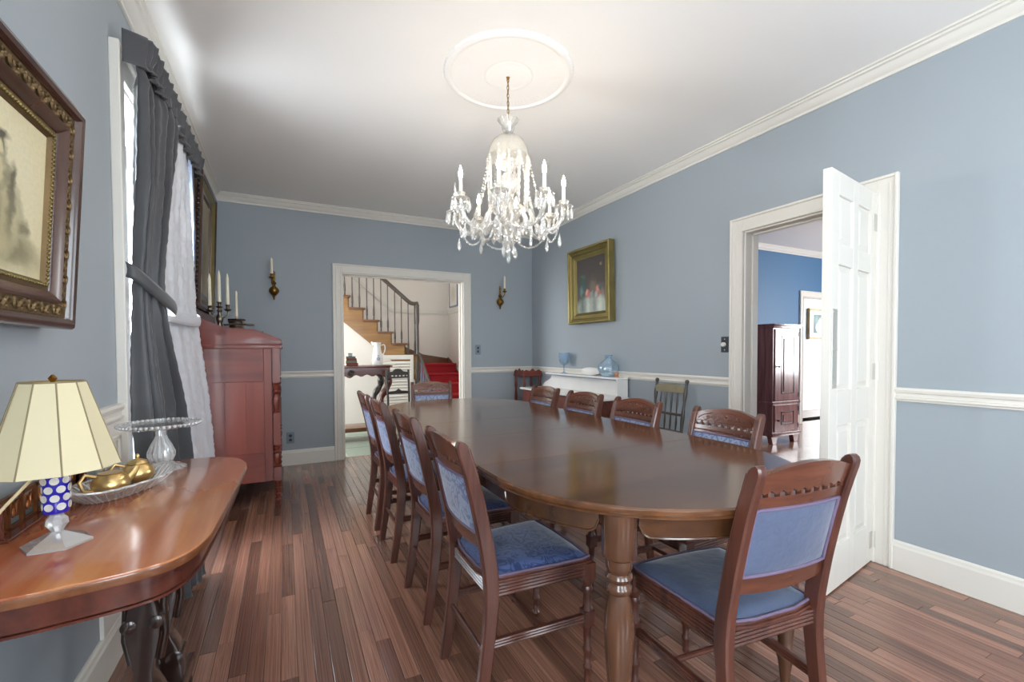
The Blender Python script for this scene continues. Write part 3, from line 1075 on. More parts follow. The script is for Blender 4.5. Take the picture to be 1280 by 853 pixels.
# ================================================================== DINING CHAIRS
PY = [(0, -.207), (.05, -.200), (.14, -.186), (.26, -.170), (.36, -.160), (.44, -.160), (.55, -.176), (.66, -.198), (.78, -.226), (.90, -.262)]
def py(z): return smooth_table(PY, z)
PX = .170
def dining_chair(label):
    t = thing('dining_chair', label, 'chair', group='dining chairs around the table')
    # rear posts, sabre-curved, rounded ears
    for s in (-1, 1):
        m = MB()
        vs, fs = [], []
        zs = [0, .03, .07, .12, .18, .24, .30, .36, .42, .48, .54, .60, .66, .72, .78, .83, .87, .885, .895, .9]
        for z in zs:
            d = lerp_table([(0, .036), (.2, .042), (.42, .05), (.6, .046), (.87, .042), (.885, .038), (.895, .026), (.9, .010)], z)
            w = lerp_table([(0, .026), (.42, .030), (.9, .028)], z)
            c = py(z)
            ch = .005
            for dx, dy in ((-w/2 + ch, -d/2), (w/2 - ch, -d/2), (w/2, -d/2 + ch), (w/2, d/2 - ch), (w/2 - ch, d/2), (-w/2 + ch, d/2), (-w/2, d/2 - ch), (-w/2, -d/2 + ch)):
                vs.append((s * PX + dx, c + dy, z))
        for k in range(len(zs) - 1):
            for i in range(8):
                j = (i + 1) % 8
                fs.append((k*8 + i, k*8 + j, (k+1)*8 + j, (k+1)*8 + i))
        fs += [tuple(range(7, -1, -1)), tuple((len(zs) - 1) * 8 + i for i in range(8))]
        m.add(vs, fs)
        po = m.build('rear_post', M['chairwood'], t, smooth=30)
        # reeded front edge of the post above the seat
        m = MB()
        for dx in (-.007, 0, .007):
            m.tube([(s * PX + dx, py(z) + lerp_table([(0.48, .0235), (.87, .021)], z), z) for z in (.48, .56, .64, .72, .8, .875)], .0032, 6)
        m.build('reeding', M['crestwood'], po, smooth=60)['kind'] = 'stuff'
    XI = PX - .013
    def bow(x): return -.014 * (1 - (x / XI) ** 2)
    def slab(ztop, zbot, th, N=33, yoff=0.0):
        vs, fs = [], []
        for i in range(N):
            x = -XI + 2 * XI * i / (N - 1)
            zt, zb = ztop(x), zbot(x)
            for z, d in ((zb, th/2), (zt, th/2), (zt, -th/2), (zb, -th/2)):
                vs.append((x, py(z) + bow(x) + d + yoff, z))
        for k in range(N - 1):
            for i in range(4):
                j = (i + 1) % 4
                fs.append((k*4 + i, k*4 + j, (k+1)*4 + j, (k+1)*4 + i))
        fs += [(3, 2, 1, 0), tuple((N - 1)*4 + i for i in range(4))]
        return MB().add(vs, fs)
    top = lambda x: .874 + .028 * (1 - (x / XI) ** 2)
    def saw(x):
        u = ((x + XI) / (2 * XI)) * 9
        f = abs((u % 1) - .5) * 2
        return .822 + .010 * f
    cr = slab(top, saw, .021, 73).build('crest_rail', M['crestwood'], t, smooth=25)
    # carved lozenge with scrolls on the front of the crest
    m = MB()
    def cp(x, z, d=.0115): return (x, py(z) + bow(x) + d, z)
    m.tube([cp(x, .838) for x in [-.145 + .29 * i / 20 for i in range(21)]], .0025, 6)
    m.tube([cp(x, .842 + .050 * math.sqrt(max(0, 1 - (x / .145) ** 2)) * .8) for x in [-.144 + .288 * i / 28 for i in range(29)]], .0025, 6)
    for s in (-1, 1):
        for k, (cx, cz, r0) in enumerate(((.028, .862, .014), (.062, .860, .012), (.094, .853, .008))):
            m.tube([cp(s * (cx + r0 * (1 - q / 22) * math.cos(q * .55)), cz + r0 * (1 - q / 22) * math.sin(q * .55)) for q in range(20)], .0022, 5)
        m.tube([cp(s * (.01 + .115 * q / 12), .850 + .008 * math.sin(q * 1.1)) for q in range(13)], .002, 5)
    m.ball(cp(0, .866), .008, 10, 6)
    m.build('carving', M['crestwood'], cr, smooth=60)['kind'] = 'stuff'
    # lower rail under the pierced slot, with little posts and a beaded strip
    lr_ = slab(lambda x: .815, lambda x: .784, .020).build('lower_rail', M['crestwood'], t, smooth=25)
    m = MB()
    for k in range(10):
        x = -XI + 2 * XI * (k + .0) / 9
        x = max(-XI + .004, min(XI - .004, x))
        m.box(x - .004, x + .004, py(.82) + bow(x) - .008, py(.82) + bow(x) + .008, .813, .836)
    m.build('slot_peg', M['crestwood'], lr_)['kind'] = 'stuff'
    m = MB()
    for k in range(25):
        x = -XI + .008 + (2 * XI - .016) * k / 24
        m.ball(cp(x, .795, .012), .0045, 6, 4)
    m.build('bead_strip', M['crestwood'], lr_)['kind'] = 'stuff'
    # upholstered back panel
    zb, zt = .588, .786
    def puff(side):
        def f(u, v):
            x = -XI + 2 * XI * u
            z = zb + (zt - zb) * v
            e = (math.sin(PI * min(max(u, .0), 1)) ** .35) * (math.sin(PI * v) ** .35)
            return (x, py(z) + bow(x) + side * (.008 + .010 * e), z)
        return f
    m = MB().grid(puff(1), 17, 13).grid(puff(-1), 17, 13)
    pn = m.build('back_panel', M['damask'], t, smooth=60)
    m = MB()
    for side in (1, -1):
        loop = []
        for q in range(16): loop.append((-XI + .006 + (2*XI - .012) * q / 16, zb + .006))
        for q in range(10): loop.append((XI - .006, zb + .006 + (zt - zb - .012) * q / 10))
        for q in range(16): loop.append((XI - .006 - (2*XI - .012) * q / 16, zt - .006))
        for q in range(10): loop.append((-XI + .006, zt - .006 - (zt - zb - .012) * q / 10))
        m.tube([(x, py(z) + bow(x) + side * .0125, z) for x, z in loop], .0048, 6, closed=True)
    m.build('braid', M['gimp'], pn, smooth=60)
    slab(lambda x: .592, lambda x: .545 - .006 * (1 - (x / XI) ** 2), .022).build('bottom_rail', M['crestwood'], t, smooth=25)
    # seat frame
    FX, FY = .186, .205
    def reeded(p0, p1, z0, z1, th=.022, n=4):
        m = MB()
        a, c = Vector(p0), Vector(p1)
        d = (c - a).normalized()
        nrm = Vector((d.y, -d.x))
        ang = math.atan2(d.y, d.x)
        L = (c - a).length
        Mx = Matrix.Translation((a.x, a.y, 0)) @ Matrix.Rotation(ang, 4, 'Z')
        m.box(0, L, -th/2 + .002, th/2 - .002, z0, z1, Mx)
        h = (z1 - z0) / n
        for k in range(n):
            zc = z0 + h * (k + .5)
            for s in (-1, 1):
                m.tube([(0.002, s * (th/2 - .003), zc), (L - .002, s * (th/2 - .003), zc)], h * .45, 6, M=Mx)
        return m
    yr = py(.41)
    for s in (-1, 1):
        reeded((s * PX, yr), (s * FX, FY), .388, .432).build('side_rail', M['chairwood'], t, smooth=50)
        reeded((s * (PX - .0), py(.24)), (s * FX, FY), .222, .250, .018, 3).build('side_stretcher', M['chairwood'], t, smooth=50)
    reeded((-PX, yr), (PX, yr), .388, .432).build('rear_rail', M['chairwood'], t, smooth=50)
    reeded((-FX, FY), (FX, FY), .388, .432).build('front_rail', M['chairwood'], t, smooth=50)
    MB().tube([(-PX, py(.2), .2), (PX, py(.2), .2)], .0075, 10).build('rear_stretcher', M['chairwood'], t)
    MB().tube([(-FX + .005, .03, .236), (FX - .005, .03, .236)], .009, 10).build('cross_stretcher', M['chairwood'], t)
    # moulded seat lip
    out = [(-PX - .012, -.158), (-FX - .018, FY - .03), (-FX - .012, FY + .014), (-.08, FY + .024), (.08, FY + .024), (FX + .012, FY + .014), (FX + .018, FY - .03), (PX + .012, -.158), (.08, -.178), (-.08, -.178)]
    def inset(o, k): return [(x * k, .02 + (y - .02) * k) for x, y in o]
    m = MB().prism(out, .432, .442).prism(inset(out, .975), .442, .450)
    m.build('seat_lip', M['chairwood'], t, bevel=.003, seg=2)
    # cushion: dome over an inset outline
    ins = inset(out, .955)
    ring = []
    for (a, c) in zip(ins, ins[1:] + ins[:1]):
        for q in range(5):
            ring.append((a[0] + (c[0] - a[0]) * q / 5, a[1] + (c[1] - a[1]) * q / 5))
    m = MB()
    nR = len(ring)
    def dome(u, v):
        x, y = ring[int(round(u * nR)) % nR]
        k = 1 - v
        h = .028 * (1 - k ** 4) ** .6
        return (x * max(k, .002), .02 + (y - .02) * max(k, .002), .448 + h)
    m.grid(lambda u, v: dome(u, v), nR, 10, True)
    m.prism(ring, .440, .4485)
    cu = m.build('seat_cushion', M['seatdamask'], t, smooth=60)
    MB().tube([(x * .995, y, .453) for x, y in ring], .005, 6, closed=True).build('seat_braid', M['gimp'], cu, smooth=60)
    # turned front legs
    FL = [(.010, 0), (.013, .008), (.011, .02), (.012, .05), (.0165, .056), (.0165, .062), (.012, .068), (.013, .11), (.0175, .118), (.0175, .126), (.013, .134), (.015, .195), (.019, .203), (.019, .209)]
    FL2 = [(.019, .263), (.019, .268), (.0145, .276), (.0145, .325), (.019, .333), (.019, .341), (.015, .349), (.019, .360), (.021, .368), (.021, .374)]
    for s in (-1, 1):
        m = MB().lathe(FL, 16, (s * FX, FY, 0)).lathe(FL2, 16, (s * FX, FY, 0))
        for z0, z1, h in ((.208, .264, .0195), (.373, .434, .021)):
            m.box(s * FX - h, s * FX + h, FY - h, FY + h, z0, z1)
        m.build('front_leg', M['chairwood'], t, smooth=40)
    return t

CH = [
    # x, y, facing (0 = +y), label
    (.742, 1.487, -90, 'mahogany dining chair with blue damask back, in the curtain-side row, closest to the console table'),
    (.742, 2.070, -90, 'mahogany dining chair with blue damask back, second from the console table in the curtain-side row'),
    (.735, 2.708, -90, 'mahogany dining chair with blue damask back, third from the console table in the curtain-side row'),
    (.735, 3.222, -90, 'mahogany dining chair with blue damask back, in the curtain-side row, last towards the hall doorway'),
    (1.590, 1.443, 90, 'mahogany dining chair with carved crest, on the far long side, beside the open white door'),
    (1.555, 2.005, 90, 'mahogany dining chair with carved crest, in front of the small dark spindle chair'),
    (1.545, 2.500, 90, 'mahogany dining chair with carved crest, in front of the marble washstand, beside the vase end'),
    (1.560, 3.037, 90, 'mahogany dining chair with carved crest, in front of the marble washstand, beside the goblet end'),
    (1.150, 3.790, 169.2, 'mahogany dining chair at the table end by the hall doorway'),
    (1.212, .948, -5.5, 'mahogany dining chair with plain slate blue cloth, at the table end away from the hall'),
]
c0 = dining_chair(CH[0][3])
c0.location = (CH[0][0], CH[0][1], 0)
c0.rotation_euler = (0, 0, R(CH[0][2]))
for (x, y, a, lab) in CH[1:]:
    c = copy_tree(c0, (x, y, 0), R(a), lab)
    if 'plain slate' in lab:
        for ch in list(bpy.data.objects):
            if ch.parent == c and (ch.name.startswith('seat_cushion') or ch.name.startswith('back_panel')):
                ch.data = ch.data.copy()
                ch.data.materials[0] = M['plainblue']

# ================================================================== CHANDELIER
CX, CY = 1.135, 2.30
ch = thing('chandelier', 'eight-arm crystal chandelier with candle bulbs, glass bell and hanging drops', 'chandelier', (CX, CY, 0))
m = MB()
zz = ZC - .02
k = 0
while zz > 2.475:
    a = PI / 2 * (k % 2)
    pts = []
    for q in range(12):
        an = 2 * PI * q / 12
        lx, lz = .006 * math.cos(an), .014 * math.sin(an)
        pts.append((lx * math.cos(a), lx * math.sin(a), zz - .012 + lz))
    m.tube(pts, .0018, 5, closed=True)
    zz -= .0215
    k += 1
m.tube([(.004 * math.sin(q), .004 * math.cos(q), ZC - .02 - .25 * q / 12) for q in range(13)], .0015, 5)
m.build('chain', M['brass'], ch, smooth=60)
MB().lathe([(.008, ZC - .006), (.010, ZC - .018), (.004, ZC - .03)], 12).build('ceiling_hook', M['brass'], ch)
def cutlathe(prof, n, amp, cuts):
    return MB().lathe(prof, n, mod=lambda a, j: 1 + amp * math.cos(cuts * a))
cutlathe([(.012, 2.395), (.026, 2.40), (.034, 2.418), (.036, 2.435), (.050, 2.455), (.060, 2.468), (.058, 2.470), (.046, 2.456), (.03, 2.436), (.02, 2.42)], 48, .03, 12).build('top_bowl', M['crystal'], ch, smooth=30)
MB().lathe([(.010, 2.38), (.018, 2.384), (.018, 2.392), (.012, 2.398)], 16).build('collar', M['silver'], ch)
MB().lathe([(.018, 2.388), (.05, 2.378), (.085, 2.352), (.105, 2.315), (.112, 2.275), (.118, 2.262), (.121, 2.258), (.116, 2.262), (.108, 2.276), (.10, 2.315), (.08, 2.348), (.047, 2.373), (.015, 2.382)], 36, caps=False).build('bell', M['glassdome'], ch, smooth=60)
cutlathe([(.008, 2.38), (.010, 2.30), (.014, 2.27), (.040, 2.25), (.050, 2.225), (.042, 2.20), (.014, 2.18), (.030, 2.165), (.050, 2.14), (.056, 2.11), (.046, 2.075), (.016, 2.05), (.018, 2.03), (.044, 2.01), (.056, 1.985), (.058, 1.955), (.072, 1.945),
          (.064, 1.93), (.05, 1.90), (.058, 1.885), (.066, 1.87), (.05, 1.85), (.032, 1.835), (.026, 1.815), (.036, 1.80), (.040, 1.785), (.028, 1.765), (.012, 1.755), (.010, 1.75)], 36, .035, 9).build('stem', M['crystal'], ch, smooth=30)
NA = 8
A0 = R(10)
RA = .308
DZ = -.0
drop_proto = None
def drop_mesh(s=1.0):
    return MB().lathe([(.0006, 0), (.0012 * s, -.006 * s), (.0045 * s, -.018 * s), (.0075 * s, -.032 * s), (.0075 * s, -.040 * s), (.005 * s, -.048 * s), (.0008, -.053 * s)], 8)
arm_proto = cup_proto = cand_proto = bulb_proto = None
for k in range(NA):
    a = A0 + 2 * PI * k / NA
    ca, sa = math.cos(a), math.sin(a)
    if arm_proto is None:
        pts = spline([(.045, 0, 1.925), (.085, 0, 1.965), (.12, 0, 1.955), (.15, 0, 1.885), (.205, 0, 1.845), (.265, 0, 1.865), (.300, 0, 1.915), (.308, 0, 1.955)], 28)
        arm_proto = MB().tube(pts, .0115, 8).build('arm', M['crystal'], ch, smooth=60)
        cup_proto = cutlathe([(.006, 1.950), (.012, 1.956), (.030, 1.960), (.048, 1.970), (.050, 1.974), (.030, 1.968), (.014, 1.966), (.013, 1.975), (.020, 1.990), (.026, 2.003), (.024, 2.005), (.014, 1.996)], 40, .05, 10).build('drip_pan', M['crystal'], ch, smooth=30)
        cand_proto = MB().lathe([(.0095, 1.985), (.0095, 2.075), (.007, 2.079)], 12).build('candle_sleeve', M['candlesleeve'], ch)
        bulb_proto = MB().lathe([(.0055, 2.076), (.0085, 2.086), (.011, 2.098), (.0105, 2.108), (.007, 2.122), (.003, 2.136), (.0006, 2.144)], 12).build('bulb', M['bulb'], ch, smooth=60)
        objs = (arm_proto, cup_proto, cand_proto, bulb_proto)
        pan = cup_proto
    else:
        objs = [child_copy(q, ch) for q in (arm_proto, cup_proto, cand_proto, bulb_proto)]
        pan = objs[1]
    objs[0].rotation_euler = (0, 0, a)
    for q in objs[1:]:
        q.location = (RA * ca, RA * sa, 0)
    if k == 3:
        objs[3].data = objs[3].data.copy()
        objs[3].data.materials[0] = M['clearbulb']
    # drops round each drip pan
    for d in range(9):
        an = a + 2 * PI * (d + .5) / 9
        if drop_proto is None:
            drop_proto = drop_mesh(1.25).build('crystal_drop', M['crystal'], pan, smooth=20)
            o = drop_proto
        else:
            o = child_copy(drop_proto, pan)
        o.location = (.046 * math.cos(an), .046 * math.sin(an), 1.972)
# long low drops under alternate arms and the finial cluster
big = None
lows = [(.285 * math.cos(A0 + 2 * PI * (k + .0) / 8), .285 * math.sin(A0 + 2 * PI * k / 8), 1.852 - (.02 if k % 2 else 0)) for k in range(8)]
lows += [(.032 * math.cos(2 * PI * k / 6), .032 * math.sin(2 * PI * k / 6), 1.79) for k in range(6)] + [(0, 0, 1.752)]
lows += [(.13 * math.cos(2 * PI * k / 12 + .2), .13 * math.sin(2 * PI * k / 12 + .2), 1.93 - .03 * (k % 2)) for k in range(12)]
lows += [(.20 * math.cos(2 * PI * k / 16), .20 * math.sin(2 * PI * k / 16), 1.90 - .02 * (k % 2)) for k in range(16)]
lows += [(.11 * math.cos(2 * PI * k / 8), .11 * math.sin(2 * PI * k / 8), 2.255) for k in range(8)]
lows += [(.06 * math.cos(2 * PI * k / 10 + .2), .06 * math.sin(2 * PI * k / 10 + .2), 1.875) for k in range(10)]
for p in lows:
    if big is None:
        big = drop_mesh(1.55).build('long_drop', M['crystal'], ch, smooth=20); o = big
    else:
        o = child_copy(big, ch)
    o.location = p
def beads(p0, p1, sag, n, r, p_mid=None):
    m = MB()
    a, c = Vector(p0), Vector(p1)
    for k in range(n):
        t = (k + .5) / n
        p = a.lerp(c, t)
        p.z -= sag * 4 * t * (1 - t)
        m.ball(p, r * (1 + .35 * math.sin(k * 2.1)), 6, 4)
    return m
for k in range(12):
    a = 2 * PI * k / 12 + .1
    beads((.119 * math.cos(a), .119 * math.sin(a), 2.258), (.105 * math.cos(a), .105 * math.sin(a), 1.975), -.0, 24, .0072).build('bead_strand', M['crystal'], ch, smooth=60)
for k in range(8):
    a0, a1 = A0 + 2 * PI * k / 8, A0 + 2 * PI * (k + 1) / 8
    beads((.28 * math.cos(a0), .28 * math.sin(a0), 1.87), (.28 * math.cos(a1), .28 * math.sin(a1), 1.87), .062, 24, .0058).build('bead_swag', M['crystal'], ch, smooth=60)
    beads((.119 * math.cos(a0), .119 * math.sin(a0), 2.24), (.22 * math.cos(a0), .22 * math.sin(a0), 1.90), .05, 26, .0058).build('bead_swag', M['crystal'], ch, smooth=60)
# ================================================================== CURTAINS
HZ = 2.475
def panel_fn(Afn, Bfn, z0, z1, folds, amp, seed=0, wrinkle=.004):
    """cloth between two edge curves A(z) and B(z); returns grid function u across, v from top down"""
    rnd = random.Random(seed)
    ph = [rnd.uniform(0, 6.28) for _ in range(4)]
    def f(u, v):
        z = z1 + (z0 - z1) * v
        a, c = Vector(Afn(z)), Vector(Bfn(z))
        p = a.lerp(c, u)
        d = (c - a)
        nx, ny = d.y, -d.x
        l = math.hypot(nx, ny) or 1
        nx, ny = nx / l, ny / l
        am = amp(z) if callable(amp) else amp
        w = math.sin(2 * PI * folds * u + .6 * math.sin(3 * z + ph[0])) + .35 * math.sin(2 * PI * folds * 2.3 * u + ph[1] + z) + .2 * math.sin(2 * PI * folds * .5 * u + ph[2] + 2 * z)
        k = wrinkle * (noise.noise((p.y * 14 + seed, u * 9, z * 24)) + .6 * noise.noise((p.y * 34, u * 22 + seed, z * 60)))
        return (p.x + nx * (am * w + k), p.y + ny * (am * w + k), z)
    return f
def tab(t):
    return lambda z: (smooth_table(t[0], z), smooth_table(t[1], z))
TIE = 1.43
cur = thing('curtain', 'charcoal grey silk curtain with pinch pleats, tied back beside the console table', 'curtain', (0, 0, 0), group='window curtains')
A1 = tab(([(.02, -.52), (.9, -.535), (TIE, -.545), (2.1, -.535), (2.47, -.530)], [(.02, 2.36), (.9, 2.35), (TIE, 2.37), (2.1, 2.37), (2.3, 2.365), (2.47, 2.37)]))
B1 = tab(([(.02, -.40), (.5, -.43), (.9, -.455), (TIE, -.487), (1.9, -.488), (2.3, -.482), (2.47, -.482)], [(.02, 2.84), (.5, 2.78), (.9, 2.72), (TIE, 2.57), (1.9, 2.66), (2.3, 2.82), (2.47, 2.88)]))
def amp1(z): return lerp_table([(0, .036), (.9, .032), (TIE - .05, .016), (TIE + .05, .016), (1.9, .034), (2.3, .028), (2.36, .014), (2.47, .010)], z)
MB().grid(panel_fn(A1, B1, .012, 2.46, 4.0, amp1, 3), 120, 130).build('drape', M['curtain'], cur, smooth=80, thick=.004)
# heading: return at the wall, then pinch pleats along the rod
hd = MB()
head_path = [(-.562, 2.340), (-.53, 2.352), (-.486, 2.372)]
npl = 6
for k in range(npl):
    y = 2.365 + (2.93 - 2.365) * (k + .5) / npl
    head_path += [(-.500, y - .045), (-.490, y - .030), (-.468, y - .022), (-.482, y - .012), (-.456, y), (-.482, y + .010), (-.468, y + .020), (-.490, y + .028), (-.500, y + .042)]
def headfn(path):
    n = len(path)
    def f(u, v):
        i = u * (n - 1)
        k = min(int(i), n - 2)
        t = i - k
        x = path[k][0] + (path[k + 1][0] - path[k][0]) * t
        y = path[k][1] + (path[k + 1][1] - path[k][1]) * t
        # waist of the pinch at mid height
        w = lerp_table([(0, 1.0), (.5, .8), (.78, .45), (1, .9)], v)
        x = -.505 + (x + .505) * w if x > -.505 else x
        return (x, y, HZ - .022 * (x > -.47) * (1 - v) * .5 - (HZ - 2.345) * v)
    return f
head_path = [(p.x, p.y) for p in spline([(a, c, 0) for a, c in head_path], len(head_path) * 4)]
hd.grid(headfn(head_path), len(head_path), 12).build('pleated_heading', M['curtain'], cur, smooth=50, thick=.004)
# tie-back: slanting band from a hook at the casing round the front of the drape
tp = spline([(-.566, 2.33, TIE + .085), (-.532, 2.34, TIE + .065), (-.490, 2.42, TIE + .015), (-.456, 2.54, TIE - .035), (-.455, 2.60, TIE - .05), (-.51, 2.65, TIE - .035), (-.575, 2.60, TIE + .03)], 30)
def bandfn(path, w):
    n = len(path)
    return lambda u, v: tuple(path[int(round(u * (n - 1)))] + Vector((0, 0, w * (.5 - v))) + Vector((.006 * math.sin(PI * v), 0, 0)))
MB().grid(bandfn(tp, .062), 30, 5).build('tieback', M['curtain'], cur, smooth=60, thick=.005)

cur2 = thing('curtain', 'curtain showing its silvery white silk lining, tied back beside the red chest', 'curtain', (0, 0, 0), group='window curtains')
A2 = tab(([(.02, -.47), (.5, -.49), (.9, -.51), (TIE, -.535), (1.9, -.535), (2.3, -.505), (2.47, -.505)], [(.02, 3.08), (.5, 3.04), (.9, 2.95), (TIE, 2.76), (1.9, 2.82), (2.3, 2.92), (2.47, 2.96)]))
B2 = tab(([(.02, -.435), (.5, -.45), (.9, -.468), (TIE, -.500), (1.9, -.515), (2.3, -.525), (2.47, -.53)], [(.02, 3.74), (.5, 3.66), (.9, 3.58), (TIE, 3.46), (1.9, 3.42), (2.3, 3.44), (2.47, 3.45)]))
def amp2(z): return lerp_table([(0, .016), (.9, .012), (TIE, .006), (1.9, .012), (2.33, .010)], z)
MB().grid(panel_fn(A2, B2, .012, 2.46, 3.2, amp2, 5, .0075), 120, 220).build('lining', M['lining'], cur2, smooth=80, thick=.004)
A3 = tab(([(.02, -.50), (TIE, -.515), (1.9, -.500), (2.47, -.505)], [(.02, 3.74), (TIE, 3.47), (1.9, 3.42), (2.47, 3.42)]))
B3 = tab(([(.02, -.585), (TIE, -.585), (1.9, -.560), (2.47, -.56)], [(.02, 3.80), (TIE, 3.76), (1.9, 3.76), (2.47, 3.74)]))
MB().grid(panel_fn(A3, B3, .012, 2.46, 3.0, .014, 8), 50, 50).build('drape', M['curtainblue'], cur2, smooth=80, thick=.004)
path2 = []
npl = 6
for k in range(npl):
    y = 2.96 + (3.70 - 2.96) * (k + .5) / npl
    path2 += [(-.500, y - .045), (-.490, y - .030), (-.468, y - .022), (-.482, y - .012), (-.456, y), (-.482, y + .010), (-.468, y + .020), (-.490, y + .028), (-.500, y + .042)]
path2 += [(-.55, 3.73), (-.595, 3.76)]
path2 = [(p.x, p.y) for p in spline([(a, c, 0) for a, c in path2], len(path2) * 4)]
MB().grid(headfn(path2), len(path2), 12).build('pleated_heading', M['curtain'], cur2, smooth=50, thick=.004)
tp = spline([(-.560, 2.72, TIE - .06), (-.518, 2.75, TIE - .065), (-.485, 3.10, TIE - .07), (-.478, 3.46, TIE - .055), (-.53, 3.56, TIE - .01), (-.585, 3.76, TIE + .07)], 30)
MB().grid(bandfn(tp, .06), 30, 5).build('tieback', M['lining'], cur2, smooth=60, thick=.005)

# ================================================================== PICTURE FRAMES
def frame_side(m, prof, a, c, inward):
    """mitred frame bar from corner a to corner c (outer), profile (inset, height)"""
    a, c = Vector(a), Vector(c)
    d = (c - a).normalized()
    n = Vector(inward)
    vs, fs = [], []
    for p, off in ((a, 1), (c, -1)):
        for (i, h) in prof:
            q = p + n * i + d * (i * off)
            vs.append((q.x, -h, q.y))
    k = len(prof)
    for j in range(k):
        j2 = (j + 1) % k
        fs.append((j, j2, k + j2, k + j))
    fs += [tuple(range(k - 1, -1, -1)), tuple(range(k, 2 * k))]
    m.add(vs, fs)
def frame_bars(w, h):
    W, H_ = w / 2, h / 2
    return [((-W, -H_), (W, -H_), (0, 1)), ((W, -H_), (W, H_), (-1, 0)), ((W, H_), (-W, H_), (0, -1)), ((-W, H_), (-W, -H_), (1, 0))]
def build_frame(root, w, h, layers):
    """layers: (name, profile, material); picture faces local -y"""
    for name, prof, mat in layers:
        for a, c, n in frame_bars(w, h):
            m = MB()
            frame_side(m, prof, a, c, n)
            m.build(name, mat, root, smooth=35)
def carve_band(root, w, h, inset, width, height, mat, pitch=.05):
    """leafy scrolls run round the frame"""
    W, H_ = w / 2 - inset, h / 2 - inset
    for a, c in (((-W, -H_), (W, -H_)), ((W, -H_), (W, H_)), ((W, H_), (-W, H_)), ((-W, H_), (-W, -H_))):
        m = MB()
        a, c = Vector(a), Vector(c)
        L = (c - a).length
        n = max(2, int(L / pitch))
        d = (c - a) / L
        p = Vector((-d.y, d.x))
        for k in range(n):
            o = a + d * (L * (k + .5) / n)
            s = 1 if k % 2 else -1
            r = pitch * .42
            pts = []
            for q in range(12):
                t = q * .55
                rr = r * (1 - q / 14)
                v = o + d * (rr * math.cos(t)) + p * (s * rr * math.sin(t) * width / pitch)
                pts.append((v.x, -height - .003, v.y))
            m.tube(pts, [.0055 * (1 - q / 18) for q in range(12)], 5)
            v = o + p * (s * -width * .3)
            m.ball((v.x, -height, v.y), .008, 6, 4, (1, .7, 1))
            v = o + d * (pitch * .5)
            m.ball((v.x, -height, v.y), .006, 6, 4, (1.3, .7, 1))
        m.build('carving', mat, root, smooth=60)

# large engraving on the left wall, leaning slightly forward
PW, PH = .74, .605
pic = thing('framed_engraving', 'large sepia portrait print in a heavy carved dark wood frame above the lamp', 'picture', (XL + .056, 1.700 - PW / 2, 1.245 + PH / 2), R(90))
pic.rotation_euler = (R(3.4), 0, R(90))
build_frame(pic, PW, PH, [
    ('outer_moulding', [(0, -.02), (0, .028), (.006, .036), (.016, .040), (.026, .037), (.031, .028), (.031, -.02)], M['framewood']),
    ('carved_ground', [(.031, -.02), (.031, .022), (.066, .018), (.066, -.02)], M['giltdark']),
    ('inner_moulding', [(.066, -.02), (.066, .024), (.073, .028), (.080, .022), (.094, .014), (.097, .008), (.097, -.02)], M['framewood']),
    ('gilt_liner', [(.097, -.02), (.097, .008), (.108, .010), (.118, .002), (.122, -.004), (.122, -.02)], M['giltdark']),
])
carve_band(pic, PW, PH, .0485, .030, .019, M['giltdark'], .032)
m = MB()
for a, c, n_ in frame_bars(PW - .218, PH - .218):
    a, c = Vector(a), Vector(c)
    L = (c - a).length
    for k in range(int(L / .011)):
        o = a + (c - a) * ((k + .5) / int(L / .011))
        m.ball((o.x, -.0105, o.y), .0042, 5, 3)
m.build('beading', M['giltframe'], pic, smooth=60)
pm = print_mat('sepia_engraving', 'DDD2AA', [
    (.50, .50, .46, .48, 'E4DAB6', .25), (.55, .12, .46, .09, 'A69D7A', .6), (.74, .17, .16, .08, '8E8768', .6), (.38, .16, .12, .07, '9A9272', .6),
    (.60, .36, .19, .25, '8C8568', .18), (.60, .35, .17, .24, 'D2C7A0', .25), (.66, .30, .06, .20, 'B3A982', .6), (.54, .32, .03, .22, '9F9674', .6), (.60, .30, .02, .22, 'A89F7C', .6),
    (.70, .40, .03, .17, '827B60', .6), (.60, .58, .07, .11, '7C765C', .25), (.60, .58, .05, .09, 'CDC29A', .3), (.50, .55, .025, .10, '8D866A', .5), (.70, .56, .025, .10, '6F6A53', .5),
    (.60, .73, .048, .062, '5F5A47', .25), (.60, .715, .034, .045, 'D8CCA6', .3), (.60, .79, .06, .03, '5A5644', .4), (.82, .30, .04, .05, '8A8366', .5)], .03, .10, .5, .3)
picture_quad('print', PW - .236, PH - .236, pm, pic, .001)

# second tall frame above the chest
fr2 = thing('framed_mirror', 'tall dark carved frame with gilt inner border above the red chest', 'picture', (XL + .03, 4.43, 2.03), R(90))
fr2.rotation_euler = (R(2.0), 0, R(90))
build_frame(fr2, .80, 1.02, [
    ('outer_moulding', [(0, -.02), (0, .026), (.01, .038), (.03, .040), (.045, .03), (.045, -.02)], M['framewood']),
    ('gilt_slip', [(.045, -.02), (.045, .026), (.06, .030), (.085, .012), (.085, -.02)], M['giltframe']),
    ('inner_moulding', [(.085, -.02), (.085, .010), (.12, .012), (.125, .0), (.125, -.02)], M['framewood'])])
m = MB()
for a, c, n_ in frame_bars(.80, 1.02):
    a, c = Vector(a), Vector(c)
    L = (c - a).length
    n = int(L / .035)
    for k in range(n):
        o = a + (c - a) * ((k + .5) / n)
        m.ball((o.x, -.012, o.y), .016, 8, 5, (1, .8, 1))
m.build('scalloped_edge', M['darkwood'], fr2, smooth=60)
pm2 = print_mat('dim_print', 'B8AC8C', [(.5, .5, .45, .47, 'A79A78', .3), (.5, .4, .3, .3, '7F755A', .5)], .03, .1, .4, .3)
picture_quad('print', .56, .78, pm2, fr2, .008)

